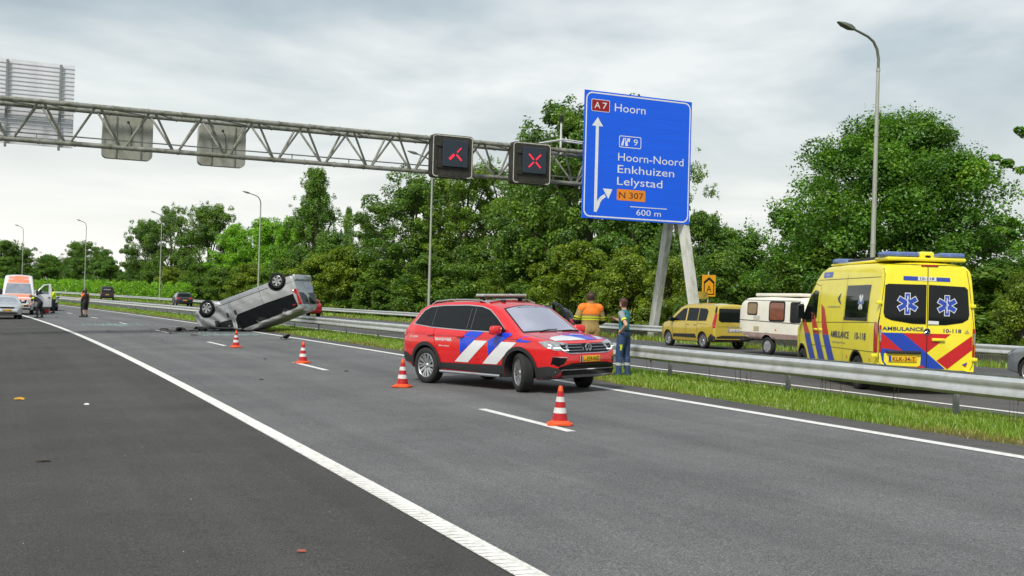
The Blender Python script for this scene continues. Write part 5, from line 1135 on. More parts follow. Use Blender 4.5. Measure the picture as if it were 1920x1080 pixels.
for fc in 'LR':
    yv.patch('side_window', fc, [(-1.55, 1.12), (-1.60, 1.50), (-1.45, 1.60), (-.95, 1.62), (-.95, 1.10)], M_glass, .006); yv.patch('side_window', fc, [(-.90, 1.10), (-.90, 1.62), (-.12, 1.62), (-.12, 1.09)], M_glass, .006)
    yv.patch('side_window', fc, [(-.02, 1.09), (-.02, 1.61), (.28, 1.58), (.55, 1.42), (1.05, 1.10), (1.0, 1.07)], M_glass, .006); yv.patch('door_pillar', fc, [(-.12, 1.06), (-.12, 1.66), (-.02, 1.66), (-.02, 1.06)], M_gold, .008)
    yv.patch('side_moulding', fc, [(-.88, .42), (-.80, .58), (.88, .54), (.94, .42)], M_plas, .010); yv.patch('tail_lamp', fc, [(-2.19, .85), (-2.19, 1.40), (-2.08, 1.45), (-2.02, 1.0), (-2.08, .82)], M_lampred, .010, .06)
    yv.patch('pillar_trim', fc, [(-2.16, 1.42), (-2.14, 1.70), (-2.04, 1.70), (-2.06, 1.45)], M_blackg, .007); yv.patch('rear_cladding', fc, [(-2.2, .36), (-1.72, .30), (-1.72, .42), (-1.95, .62), (-2.2, .5)], M_plas, .010)
    for q in ([(-.07, 1.08), (-.07, .35)], [(-.93, 1.1), (-.93, .6)], [(-1.7, .98), (-.95, 1.0)], [(.98, 1.05), (.95, .35)]): yv.line('panel_gap', fc, q, .010, M_seam, .004)
    for x in (-.22, -.80): hb = yv.hit(fc, x, .96); yv.box('door_handle', hb[0] + hb[1] * .015, (.18, .035, .04), M_gold, .012)
yv.patch('rear_window', 'B', [(-.72, 1.16), (-.70, 1.62), (.70, 1.62), (.72, 1.16), (.6, 1.08), (-.6, 1.08)], M_glass, .006); yv.patch('rear_cladding', 'B', [(-.86, .34), (.86, .34), (.86, .48), (.55, .55), (-.55, .55), (-.86, .48)], M_plas, .010)
yv.plate('B', 0, .76, .52, .11, 'TG 817', M_platew); yv.line('panel_gap', 'B', [(-.78, .9), (.78, .9)], .010, M_seam, .004); yv.line('chrome_strip', 'B', [(-.3, .87), (.3, .87)], .03, M_chrome, .008)
yv.patch('windscreen', 'T', [(1.26, -.70), (1.30, 0), (1.26, .70), (.58, .60), (.52, 0), (.58, -.60)], M_glass, .006)
yv.arch_trim(M_gold, .05, .012); yv.mirror(.92, .90, 1.08, M_plas, (.13, .2, .18)); yv.wheels(1.33, -1.33, .79, .325, .21, 'ten', .225)

M_cream = mat('cream caravan panel', (.80, .77, .66), .45, coat=.2, var=.04, vs=1, dirt=(.55, .50, .38), dirt_amt=.3); M_skirt = mat('dusty rose skirt', (.32, .22, .20), .7, var=.15, vs=5, dirt=(.42, .36, .30), dirt_amt=.6)
a_c = R_(113.5); wc = Vector((8.95, 39.2, -.03)); left = Vector((-math.sin(a_c), math.cos(a_c), 0)); cpos = wc - left * .85 + Vector((0, 0, 0))
cv_ = Veh('caravan', 'small cream touring caravan with a raised roof behind the yellow van', 'caravan', cpos, a_c)
P = dict(top=[(-1.95, 1.62), (-1.9, 1.80), (-1.75, 1.95), (-1.5, 2.02), (0, 2.06), (1.3, 2.02), (1.55, 1.92), (1.70, 1.72), (1.75, 1.5)], bot=[(-1.95, .62), (-1.6, .58), (-.45, .56), (1.0, .56), (1.68, .72), (1.75, .95)],
         plan=[(-1.95, .86), (-1.85, .93), (-1.6, .97), (1.4, .97), (1.65, .93), (1.75, .86)], side=[(.5, .98), (.8, 1), (1.2, 1), (1.7, .985), (2.1, .95)], rt=.16, rb=.04, crown=.05)
cv_.body(P, M_cream, [(0, .31, .40)], depth=.3)
cv_.box('pop_up_roof', (-.25, 0, 2.09), (2.5, 1.5, .11), M_cream, .04)
for fc in 'LR':
    cv_.patch('window_frame', fc, [(q[0] + .86, q[1]) for q in rrect(.60, .46, .08, 4, 0, 1.60)], M_blackg, .006); cv_.patch('side_window', fc, [(q[0] + .86, q[1]) for q in rrect(.50, .36, .06, 4, 0, 1.60)], mat('tan curtain glass', (.22, .13, .04), .15, coat=.6), .010)
    cv_.patch('window_frame', fc, [(q[0] - .55, q[1]) for q in rrect(.90, .70, .10, 4, 0, 1.52)], M_blackg, .006); cv_.patch('side_window', fc, [(q[0] - .55, q[1]) for q in rrect(.78, .58, .08, 4, 0, 1.52)], mat('brown curtain glass', (.20, .055, .02), .15, coat=.6, var=.25, vs=6), .010)
    cv_.patch('window_frame', fc, [(q[0] - 1.55, q[1]) for q in rrect(.55, .7, .08, 4, 0, 1.5)], M_blackg, .006)
    cv_.patch('skirt', fc, [(-1.93, .58), (-1.93, .74), (1.72, .78), (1.66, .70), (1.05, .56), (-.5, .56)], M_skirt, .010); cv_.line('waist_moulding', fc, [(-1.92, 1.12), (1.73, 1.20)], .025, mat('dark moulding', (.10, .095, .08), .6), .008); cv_.line('roof_moulding', fc, [(-1.88, 1.88), (1.62, 1.90)], .03, mat('grey moulding', (.3, .29, .26), .5), .008)
    cv_.patch('hatch', fc, [(.42, 1.22), (.78, 1.22), (.78, 1.36), (.42, 1.36)], mat('grey hatch', (.5, .49, .42), .5), .008); cv_.patch('vent', fc, [(.45, .82), (.75, .82), (.75, .98), (.45, .98)], mat('tan vent', (.42, .36, .2), .6), .008)
    for x in (1.5, -.55): cv_.patch('side_marker', fc, [(x, .86), (x + .09, .86), (x + .09, .91), (x, .91)], M_amber, .010)
cv_.arch_trim(M_skirt, .07, .014); cv_.patch('corner_lamp', 'F', [(.75, 1.85), (.82, 1.85), (.82, 1.9), (.75, 1.9)], M_lampred, .01)
for sg in (-1, 1): cv_.wheel(0, sg * .86, .31, .18, 'cap', .2)
mb = MB(); mb.cyl((1.5, .45, .52), (2.75, 0, .42), .035, n=6); mb.cyl((1.5, -.45, .52), (2.75, 0, .42), .035, n=6); mb.box((2.8, 0, .44), (.2, .1, .1), .02); mb.build('drawbar', M_plas, cv_.root)

# ------------------------------------------------------------------ simpler road vehicles
def hatch(name, label, loc, hd, paint, size=(4.35, 1.80, 1.5), style='five', rear_plate=True, glassm=M_glass, suv=False, text=None, front_plate=None, lamps=True, kind='hatch', scale=1, tilt=None, group='traffic held up or parked on the motorway'):
    L, W, H = size; v = Veh(name, label, 'van' if kind == 'van' else 'car', loc, hd, scale, group, tilt); l, w = L / 2, W / 2; b = .34 if suv else .3
    if kind == 'hatch': top = [(-l, .75), (-l + .03, .95), (-l + .15, 1.05), (-l + .45, H - .12), (-l + .65, H - .04), (-.3, H), (.25, H - .05), (.5, H - .12), (1.1, 1.08), (1.25, 1.0), (l - .45, .90), (l - .15, .76), (l - .03, .62), (l, .52)]
    elif kind == 'sedan': top = [(-l, .7), (-l + .05, .92), (-l + .2, 1.0), (-1.45, 1.03), (-1.0, 1.28), (-.6, H - .04), (-.1, H), (.3, H - .06), (1.05, 1.02), (1.2, .96), (l - .45, .86), (l - .12, .74), (l - .02, .6), (l, .5)]
    else: top = [(-l, H - .2), (-l + .02, H - .08), (-l + .12, H - .02), (-.5, H), (.3, H - .05), (.6, H - .18), (1.25, 1.15), (1.4, 1.08), (l - .35, .98), (l - .1, .8), (l, .6)]
    wz = H - .14
    P = dict(top=top, bot=[(-l, .42), (-l + .1, b), (-1.6, b - .06), (1.6, b - .08), (l - .12, b - .02), (l, .42)], plan=[(-l, w * .82), (-l + .12, w * .95), (-l + .5, w), (1.2, w), (l - .45, w * .95), (l - .15, w * .82), (l, w * .6)],
             side=[(.2, .94), (.5, .995), (.75, 1), (.9, .985), (1.0, .955), (H - .1, .75), (H, .70)] if kind != 'van' else [(.2, .95), (.5, 1), (.9, 1), (1.1, .97), (H, .82)], rt=.08, rb=.05, crown=.04, dx=.12)
    R = .345 if suv else .315; xa = l * .61; v.body(P, paint, [(xa, R, R + .05), (-xa, R, R + .05)], depth=.28)
    for fc in 'LR':
        if kind != 'van':
            v.patch('side_window', fc, [(-l + .75 if kind == 'hatch' else -1.15, 1.03), (-l + .80 if kind == 'hatch' else -.85, wz - .08), (-.2, wz), (-.1, wz), (-.1, 1.0)], glassm, .006, .12); v.patch('side_window', fc, [(-.02, 1.0), (-.02, wz), (.2, wz - .02), (.45, wz - .14), (.92, 1.02)], glassm, .006, .12)
        else: v.patch('side_window', fc, [(.05, 1.08), (.05, wz), (.35, wz - .02), (1.0, 1.12)], glassm, .006, .12)
        for x in (-.06, .95): v.line('panel_gap', fc, [(x, .98), (x, .35)], .010, M_seam, .004)
        if suv: v.patch('sill', fc, [(-xa + R, .28), (xa - R, .26), (xa - R, .42), (-xa + R, .42)], M_plas, .010, .15)
    if suv: v.arch_trim(M_plas, .05, .012)
    zb_, zt_ = (1.06, H - .13) if kind == 'hatch' else ((1.1, H - .25) if kind == 'van' else (1.06, 1.28))
    v.patch('rear_window', 'B', [(-w * .72, zb_), (-w * .62, zt_), (w * .62, zt_), (w * .72, zb_)], glassm, .006, .12); v.patch('rear_bumper', 'B', [(-w * .9, .32), (w * .9, .32), (w * .86, .52), (-w * .86, .52)], M_plas if suv else paint, .010, .15)
    for sg in (-1, 1):
        if kind == 'van': v.patch('tail_lamp', 'B', [(sg * w * .80, .75), (sg * w * .78, 1.2), (sg * w * .92, 1.2), (sg * w * .94, .75)], M_lampred, .010, .08)
        else:
            v.patch('tail_lamp', 'B', [(sg * w * .45, .84), (sg * w * .48, .96), (sg * w * .93, .98), (sg * w * .93, .82)], M_lampred, .010, .08); v.patch('tail_lamp', 'R' if sg < 0 else 'L', [(-l + .04, .82), (-l + .04, .98), (-l + .30, 1.0), (-l + .25, .84)], M_lampred, .010, .08)
        v.patch('headlamp', 'F', [(sg * w * .45, .66), (sg * w * .50, .76), (sg * w * .88, .82), (sg * w * .88, .66)], M_lampw, .010, .07); v.mirror(.78, sg * w, 1.02, paint if kind != 'van' else M_plas, (.12, .18, .14))
    v.patch('grille', 'F', [(-w * .42, .62), (w * .42, .62), (w * .45, .72), (-w * .45, .72)], M_blackg, .010, .1); v.patch('lower_grille', 'F', [(-w * .6, .34), (w * .6, .34), (w * .62, .46), (-w * .62, .46)], M_blackg, .010, .1)
    if kind == 'van': ws = [(1.3, .74), (.62, .66)]
    else: ws = [(1.08, .70), (.52, .56)]
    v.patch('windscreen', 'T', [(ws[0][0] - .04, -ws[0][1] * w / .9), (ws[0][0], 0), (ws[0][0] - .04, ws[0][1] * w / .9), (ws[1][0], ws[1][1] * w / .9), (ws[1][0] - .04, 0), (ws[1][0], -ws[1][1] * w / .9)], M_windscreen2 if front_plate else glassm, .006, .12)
    if rear_plate: v.plate('B', 0, .68 if kind != 'van' else .72, .5, .11, rear_plate if isinstance(rear_plate, str) else 'XK-482-N')
    if front_plate: v.plate('F', 0, .53, .5, .11, front_plate)
    if text: v.text('B', text, w * .5, zt_ - .26, w, .14, M_vwhite, .012)
    v.wheels(xa, -xa, w - .12, R, .2, style, .215)
    if suv:
        for sg in (-1, 1):
            mb = MB(); zz = lambda x_: v.hit('T', x_, sg * w * .62)[0]; mb.tube([zz(-l + .75), zz(-l + .85) + Vector((0, 0, .05)), zz(.1) + Vector((0, 0, .05)), zz(.25)], .018, 6); mb.build('roof_rail', M_galv, v.root, 60)
    return v
M_dgrey = mat('dark grey paint', (.020, .022, .026), .28, .3, coat=.8); M_black = mat('black paint', (.010, .010, .012), .25, coat=.8); M_carred = mat('dark red paint', (.26, .008, .012), .28, coat=.8); M_silc = mat('light silver paint', (.60, .62, .64), .3, .45, coat=.8); M_whitep = mat('white paint', (.66, .67, .68), .35, coat=.6); M_greyc = mat('silver grey paint', (.30, .33, .37), .28, .5, coat=.9)
hatch('parked_car', 'silver grey car cut off by the right edge beyond the ambulance', RP(17.5, 22.4), head(18) + R_(90), M_greyc, (4.6, 1.82, 1.44), 'five', kind='sedan')
hatch('dark_suv', 'dark grey sport utility car in the queue left of the overturned van', Vector((-35.98, 123.66, float(gz(124.5, 24)))), R_(113.4), M_dgrey, (4.35, 1.82, 1.55), 'five', 'ZB-914-K', suv=True)
hatch('black_van', 'small black delivery van with white lettering on its rear window', Vector((-55.64, 155.72, float(gz(160, 26)))), R_(109.6), M_black, (4.4, 1.8, 1.86), 'five', 'V-208-TF', kind='van', text='LOODGIETER')
hatch('dark_hatchback', 'black hatchback seen behind the windscreen of the red fire car', RP(41.7, 20.2), head(41) + R_(90), M_black, (4.2, 1.78, 1.5), 'five')
hatch('red_hatchback', 'dark red hatchback peeking out behind the tail of the overturned van', RP(87.0, 24.2), head(87) + R_(90), M_carred, (4.0, 1.72, 1.48), 'five')
hatch('orange_hatchback', 'orange red car roof showing above the overturned van', RP(101.5, 24.0), head(101) + R_(90), mat('orange red paint', (.62, .07, .03), .3, coat=.7), (4.1, 1.75, 1.75), 'five')
hatch('silver_sedan', 'silver sedan facing the camera on the hard shoulder at the left edge', Vector((-30.26, 67.56, float(gz(74, 1.5)))), R_(-61.6), M_silc, (4.5, 1.75, 1.43), 'five', front_plate='64-TV-KP', kind='sedan')
hatch('dark_estate_car', 'dark car behind the open door of the orange fronted van', RP(95.5, 5.9), head(95) - R_(90), M_dgrey, (4.5, 1.8, 1.5), 'five', front_plate='KT-331-B', suv=True)
hatch('white_van', 'white van mostly hidden at the left edge behind the silver sedan', RP(92, -.4), head(92) - R_(90), M_whitep, (4.9, 1.95, 1.95), 'steel', kind='van', front_plate='VB-77-LT')
# white transporter with an orange front
M_orfr = mat('faded orange front', (.80, .24, .14), .4, coat=.4, var=.05)
ov = Veh('orange_front_van', 'tall white van with a salmon orange front and its door open', 'van', Vector((-33.88, 77.76, float(gz(84.6, 3.1)))), R_(-66.5), 1., 'traffic held up or parked on the motorway')
P = dict(top=[(-2.97, 2.4), (-2.9, 2.62), (-2.3, 2.68), (.6, 2.70), (.9, 2.62), (1.15, 2.42), (1.5, 2.0), (1.95, 1.42), (2.12, 1.30), (2.5, 1.18), (2.72, 1.02), (2.83, .85), (2.87, .65)], bot=[(-2.97, .43), (1.5, .36), (2.5, .34), (2.75, .38), (2.87, .5)],
         plan=[(-2.97, .965), (-2.5, .995), (1.2, .995), (1.9, .985), (2.3, .97), (2.6, .92), (2.8, .82), (2.87, .7)], side=[(.3, .96), (.55, .985), (.9, 1.), (1.4, .985), (2.0, .93), (2.7, .84)], rt=.12, rb=.05, crown=.05, dx=.12)
ov.body(P, M_whitep, [(1.84, .36, .42), (-1.83, .36, .42)])
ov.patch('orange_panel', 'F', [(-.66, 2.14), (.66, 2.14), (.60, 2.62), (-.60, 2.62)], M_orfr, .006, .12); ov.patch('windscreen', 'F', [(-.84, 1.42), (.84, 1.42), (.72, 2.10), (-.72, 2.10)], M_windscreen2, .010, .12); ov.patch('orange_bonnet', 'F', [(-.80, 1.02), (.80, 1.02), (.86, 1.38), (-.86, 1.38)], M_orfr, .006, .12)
ov.patch('grille', 'F', [(-.5, .78), (.5, .78), (.55, 1.0), (-.55, 1.0)], M_blackg, .008, .12); ov.patch('bumper', 'F', [(-.85, .38), (.85, .38), (.85, .68), (-.85, .68)], M_plas, .010, .12); ov.plate('F', .1, .60, .52, .11, '8-VXR-62')
for sg in (-1, 1): ov.patch('headlamp', 'F', [(sg * .52, .82), (sg * .58, 1.0), (sg * .86, 1.08), (sg * .88, .85)], M_lampw, .012, .08); ov.patch('cab_window', 'L' if sg > 0 else 'R', [(.78, 1.42), (.80, 2.0), (1.1, 2.04), (1.86, 1.40)], M_glass, .006, .12)
ov.mirror(1.72, -1.0, 1.4, M_plas, (.14, .26, .4)); ov.wheels(1.84, -1.83, .86, .345, .235, 'steel', .215); ov.patch('door_opening', 'L', [(.75, .5), (.78, 1.38), (1.75, 1.35), (1.40, .82), (1.40, .5)], M_under, .008, .12)
dr = empty('cab_door', (1.85, .98, 0), R_(-80), ov.root)
mb = MB(); mb.box((-.56, 0, .98), (1.12, .08, .86), .03, seg=2); mb.build('door_panel', M_whitep, dr, 40); mb = MB(); mb.box((-.56, 0, .47), (1.0, .075, .18), .02); mb.build('door_lower_trim', M_plas, dr)
mb = MB(); mb.tube([(-.06, 0, 1.38), (-.35, -.02, 1.75), (-.62, -.05, 2.02), (-1.06, -.07, 2.10), (-1.08, 0, 1.38)], .05, 6); mb.build('window_frame', M_whitep, dr, 60); mb = MB(); mb.box((-1.0, -.03, 1.74), (.16, .07, .76), .02); mb.build('door_pillar', M_whitep, dr)
obj('side_window', mesh_np('side_window', [(-.1, 0, 1.40), (-.38, -.02, 1.75), (-.64, -.05, 2.0), (-.95, -.06, 2.06), (-.95, 0, 1.40)], [[0, 1, 2, 3, 4]], gm), dr); mb = MB(); mb.box((-.14, .2, 1.5), (.14, .24, .36), .05, seg=2); mb.build('door_mirror', M_plas, dr, 40); mb = MB(); mb.box((-.95, .06, 1.2), (.16, .04, .05), .01); mb.build('door_handle', M_plas, dr)
# ------------------------------------------------------------------ people
M_skin = mat('skin', (.52, .30, .21), .55, var=.06, vs=9)
def person(label, loc, heading, J, clothes, hair=(.03, .018, .012), tall=1.0, hairlen=0, bulk=1.0, group='people at the accident'):
    """J: joint positions (x forward, y left, z up, metres for a 1.75 m figure). One continuous body from overlapping tapered limbs."""
    root = empty('person', loc, heading, label=label, cat='person', group=group); root.scale = (tall,) * 3
    V = lambda k: Vector(J[k]); bones = []; mb = MB()
    def limb(bone, a, b, r0, r1, flat0=1., flat1=1., lat=Vector((0, 1, 0)), n=14):
        a, b = Vector(a), Vector(b); d = (b - a); L = d.length; d.normalize(); l = (lat - d * lat.dot(d))
        l = l.normalized() if l.length > .05 else d.orthogonal().normalized(); f = d.cross(l); Vs = []; K = 7
        for h, q in [(-1, math.cos(R_(75))), (-.75, .66), (-.35, .94)] + [(0, 1)]: Vs.append((a + d * h * min(r0 * flat0, r0) * .95, r0 * q, flat0))
        for t in (.33, .66): Vs.append((a.lerp(b, t), r0 + (r1 - r0) * t, flat0 + (flat1 - flat0) * t))
        for h, q in [(0, 1), (.35, .94), (.75, .66), (1, math.cos(R_(75)))]: Vs.append((b + d * h * min(r1 * flat1, r1) * .95, r1 * q, flat1))
        P = []
        for c, r, fl in Vs:
            for i in range(n): t = 2 * math.pi * i / n; P.append(c + l * math.cos(t) * r + f * math.sin(t) * r * fl)
        m_ = len(Vs); F = [[i * n + k, i * n + (k + 1) % n, (i + 1) * n + (k + 1) % n, (i + 1) * n + k] for i in range(m_ - 1) for k in range(n)] + [list(range(n))[::-1], list(range((m_ - 1) * n, m_ * n))]
        mb.add(P, F); bones.append((bone, a, b, max(r0, r1)))
    la = (V('shL') - V('shR')).normalized(); lh = (V('hipL') - V('hipR')).normalized(); B = bulk
    limb('torso', V('pelvis'), V('waist'), .165 * B, .145 * B, .70, .72, lh); limb('torso', V('waist'), V('chest'), .145 * B, .170 * B, .72, .68, la); limb('torso', V('chest'), V('chest').lerp(V('neck'), .55), .170 * B, .13 * B, .68, .62, la)
    limb('neck', V('chest').lerp(V('neck'), .6), V('head').lerp(V('neck'), .35), .058, .052)
    hd = V('head'); up = (hd - V('neck')).normalized(); fw = Vector(J.get('face', (1, 0, 0))).normalized(); fw = (fw - up * fw.dot(up)).normalized(); sd2 = up.cross(fw)
    limb('head', hd - up * .035 + fw * .012, hd + up * .045 - fw * .006, .072, .083, 1.12, 1.16, sd2, 18); limb('head', hd - up * .085 + fw * .045, hd - up * .05 + fw * .04, .034, .045, .9, .9, sd2)
    limb('head', hd + fw * .085 - up * .002, hd + fw * .108 - up * .03, .011, .015)
    for s_ in (-1, 1): limb('head', hd + sd2 * s_ * .08 - up * .03, hd + sd2 * s_ * .084 + up * .018, .012, .017, .6, .6)
    for s_ in 'LR':
        limb('uarm', V('sh' + s_), V('el' + s_), .058 * B, .043 * B); limb('shoulder', V('chest').lerp(V('neck'), .45), V('sh' + s_), .075 * B, .062 * B, .8, .9); limb('farm', V('el' + s_), V('wr' + s_), .043, .029)
        w, h_ = V('wr' + s_), V('ha' + s_); d = (h_ - w).normalized(); pn = Vector(J.get('palm' + s_, (0, 1 if s_ == 'R' else -1, 0))); pl_ = d.cross(pn).normalized(); pn = pl_.cross(d).normalized()
        limb('hand', w, w + d * .075, .026, .036, .62, .42, pl_)
        for k, (o, L) in enumerate(((-.030, .068), (-.010, .078), (.011, .074), (.031, .058))):
            b0 = w + d * .09 + pl_ * o; b1 = b0 + d * L * .55 + pn * .008; b2 = b1 + d * L * .35 + pn * .028
            limb('hand', b0, b1, .0095, .009, n=8); limb('hand', b1, b2, .009, .0078, n=8)
        fs = 1 if Vector((1, 0, 0)).dot(pl_) >= 0 else -1
        t0 = w + d * .02 + pl_ * fs * .025; t1 = t0 + d * .035 + pl_ * fs * .03 + pn * .01; limb('hand', t0, t1, .013, .0105, n=8); limb('hand', t1, t1 + d * .035 + pl_ * fs * .006 + pn * .01, .0105, .009, n=8)
        limb('thigh', V('hip' + s_), V('kn' + s_), .092 * B, .060, 1, 1, lh); limb('shin', V('kn' + s_), V('an' + s_), .060, .041); kn, an = V('kn' + s_), V('an' + s_); limb('shin', kn.lerp(an, .22) - Vector((.012, 0, 0)), kn.lerp(an, .42) - Vector((.010, 0, 0)), .055, .050)
        limb('foot', an + Vector((0, 0, -.03)), V('to' + s_), .046, .040, 1., .75, Vector((0, 1, 0))); limb('foot', an + Vector((-.03, 0, -.05)), an + Vector((.04, 0, -.05)), .04, .042)
    tmp = obj('tmp', mb.mesh('tmp', M_skin)); md = tmp.modifiers.new('r', 'REMESH'); md.mode = 'VOXEL'; md.voxel_size = .0125; sm = tmp.modifiers.new('s', 'SMOOTH'); sm.factor = .5; sm.iterations = 3
    me = bpy.data.meshes.new_from_object(tmp.evaluated_get(bpy.context.evaluated_depsgraph_get())); bpy.data.objects.remove(tmp)
    me.name = 'body'; me.polygons.foreach_set('use_smooth', np.ones(len(me.polygons), bool)); me.materials.clear(); me.materials.append(M_skin); obj('body', me, root)
    nv = len(me.vertices); co = np.empty(nv * 3, np.float32); me.vertices.foreach_get('co', co); co = co.reshape(-1, 3); no = np.empty(nv * 3, np.float32); me.vertices.foreach_get('normal', no); no = no.reshape(-1, 3)
    best = np.full(nv, 9.); bi = np.zeros(nv, int); bt = np.zeros(nv)
    for i, (nm, a, b, r) in enumerate(bones):
        a_, b_ = np.array(a), np.array(b); ab = b_ - a_; t = np.clip(((co - a_) @ ab) / max(ab @ ab, 1e-9), 0, 1); dist = np.linalg.norm(co - a_ - t[:, None] * ab, axis=1) - r
        m_ = dist < best; best[m_] = dist[m_]; bi[m_] = i; bt[m_] = t[m_]
    bn = np.array([b[0] for b in bones])[bi]; F = np.array([list(q.vertices) + [q.vertices[-1]] * (4 - len(q.vertices)) for q in me.polygons])
    rel = (co - np.array(hd)); fwd = rel @ np.array(fw); upd = rel @ np.array(up)
    def shell(name, mask, off, m_):
        fm = mask[F].all(1) if name != 'hair' else mask[F].sum(1) >= 3
        if not fm.any(): return
        Fk = F[fm]; used = np.unique(Fk); mp = -np.ones(nv, int); mp[used] = np.arange(len(used)); o_ = off if np.isscalar(off) else off[used][:, None]
        obj(name, mesh_np(name, co[used] + no[used] * o_, [list(dict.fromkeys(mp[f])) for f in Fk], m_, 180), root)
    for nm, m_, off, fn in clothes: shell(nm, fn(bn, bt, co), off, m_)
    hm = mat('hair %.3f %.3f' % hair[:2], hair, .6, var=.25, vs=30)
    shell('hair', (bn == 'head') & (((upd > .045) & (fwd < .085)) | ((fwd < .005) & (upd > -.07 - hairlen) & (abs(upd) < .3))), .012, hm)
    em_ = mat('eye', (.02, .018, .016), .2)
    for s_ in (-1, 1):
        mb2 = MB(); c = hd + fw * .092 + sd2 * s_ * .032 + up * .012; mb2.lathe([(0, -.008), (.007, -.005), (.010, 0), (.007, .005), (0, .008)], 8, Matrix.Translation(c)); mb2.build('eye', em_, root, 180)
    return root
ST = dict(pelvis=(0, 0, .96), waist=(0, 0, 1.10), chest=(.0, 0, 1.33), neck=(0, 0, 1.50), head=(.02, 0, 1.64), shL=(0, .185, 1.42), elL=(-.02, .25, 1.13), wrL=(.04, .26, .89), haL=(.06, .26, .80), shR=(0, -.185, 1.42), elR=(-.02, -.25, 1.13), wrR=(.04, -.26, .89), haR=(.06, -.26, .80),
          hipL=(0, .095, .93), knL=(.02, .11, .50), anL=(-.01, .12, .09), toL=(.15, .14, .035), hipR=(0, -.095, .93), knR=(.02, -.11, .50), anR=(-.01, -.12, .09), toR=(.15, -.14, .035))
def pose(**k): d = dict(ST); d.update(k); return d
up_ = lambda b, t, c: np.isin(b, ['torso', 'shoulder']) & (c[:, 2] > 1.0) | (b == 'uarm')
M_navy = mat('navy work trousers', (.03, .065, .15), .8, var=.25, vs=12, bump=.3, bs=18); M_teal = mat('teal shirt', (.012, .19, .22), .75, var=.15, vs=10, bump=.3, bs=15); M_gray = mat('grey shirt yoke', (.26, .28, .29), .75, var=.12, vs=12); M_lime = mat('lime reflective', (.62, .72, .02), .6); M_refl = mat('grey reflective band', (.50, .52, .52), .45)
M_boot = mat('black boots', (.015, .015, .015), .6); M_tan = mat('tan turnout cloth', (.36, .25, .09), .85, var=.18, vs=9, bump=.3, bs=16); M_oran = mat('orange yoke', (.85, .20, .015), .75, var=.12, vs=9, bump=.3, bs=16); M_dk = mat('dark uniform', (.012, .013, .017), .8, var=.25, vs=10, bump=.3, bs=16); M_hiv = mat('hi-vis yellow', (.62, .80, .02), .7, var=.12, vs=8)
M_orv = mat('orange vest panel', (.82, .17, .02), .7)
leg = lambda b, t, c: np.isin(b, ['thigh', 'shin']) | ((b == 'torso') & (c[:, 2] < 1.06))
shoe = lambda b, t, c: (b == 'foot') | ((b == 'shin') & (c[:, 2] < .13))
# woman with a hand on her hip
person('woman in teal shirt and navy trousers standing hand on hip on the grass', RP(21.25, 12.15, .0), R_(143), pose(face=(1, .05, 0), head=(.03, .0, 1.63), neck=(0, 0, 1.50), shL=(-.02, .175, 1.41), elL=(-.24, .31, 1.17), wrL=(-.06, .22, 1.02), haL=(.03, .17, .99), palmL=(.2, -1, 0), shR=(.01, -.175, 1.41), elR=(.10, -.25, 1.17), wrR=(.28, -.12, 1.28), haR=(.35, -.07, 1.31), palmR=(0, .6, -.4),
       hipL=(0, .09, .93), knL=(.05, .10, .50), anL=(.05, .10, .09), toL=(.20, .13, .035), anR=(-.04, -.13, .09), toR=(.10, -.17, .035), knR=(-.0, -.12, .50)),
       [('shirt', M_teal, .010, lambda b, t, c: np.isin(b, ['torso', 'shoulder']) & (c[:, 2] > 1.03) & (c[:, 2] < 1.50)), ('sleeve', M_gray, .016, lambda b, t, c: ((b == 'uarm') & (t < .62)) | ((b == 'shoulder') & (c[:, 2] > 1.34))), ('cuff', M_lime, .019, lambda b, t, c: (b == 'uarm') & (t > .50) & (t < .66)),
        ('trousers', M_navy, .022, leg), ('belt', M_boot, .027, lambda b, t, c: (b == 'torso') & (c[:, 2] > 1.01) & (c[:, 2] < 1.06)), ('reflective_band', M_refl, .027, lambda b, t, c: (b == 'shin') & (c[:, 2] > .26) & (c[:, 2] < .34)), ('pocket_strip', M_lime, .027, lambda b, t, c: (b == 'thigh') & (c[:, 2] > .60) & (c[:, 2] < .74) & (abs(c[:, 0] + .03) < .03) & (c[:, 1] > .13)), ('boot', M_boot, .016, shoe)],
       hair=(.06, .02, .012), tall=.975, bulk=.93, hairlen=.01)
# firefighter behind the open car door
person('firefighter in tan turnout coat with orange shoulders behind the open car door', RP(22.5, 12.0, 0), R_(103), pose(elL=(.06, .29, 1.16), wrL=(.22, .16, 1.06), haL=(.29, .10, 1.08), elR=(.06, -.29, 1.16), wrR=(.22, -.16, 1.06), haR=(.29, -.10, 1.08), face=(1, .15, 0)),
       [('coat', M_tan, .034, lambda b, t, c: (np.isin(b, ['torso', 'shoulder', 'uarm', 'farm']) & (c[:, 2] > .80)) | ((b == 'thigh') & (c[:, 2] > .80))), ('yoke', M_oran, .040, lambda b, t, c: np.isin(b, ['torso', 'shoulder']) & (c[:, 2] > 1.29) & (c[:, 2] < 1.52)), ('reflective_strip', M_lime, .041, lambda b, t, c: np.isin(b, ['torso', 'uarm']) & (((c[:, 2] > 1.165) & (c[:, 2] < 1.195)) | ((c[:, 2] > 1.215) & (c[:, 2] < 1.245)))),
        ('sleeve_patch', M_dk, .041, lambda b, t, c: (b == 'farm') & (t < .3) | (b == 'uarm') & (t > .8)), ('collar', M_tan, .030, lambda b, t, c: (b == 'neck') & (c[:, 2] < 1.56)), ('trousers', M_tan, .024, leg), ('boot', M_boot, .02, shoe)],
       hair=(.045, .022, .012), tall=1.035, bulk=1.10)
ST2 = [('jacket', M_dk, .016, lambda b, t, c: np.isin(b, ['torso', 'shoulder']) & (c[:, 2] > .98) | ((b == 'uarm') & (t < .6)))]
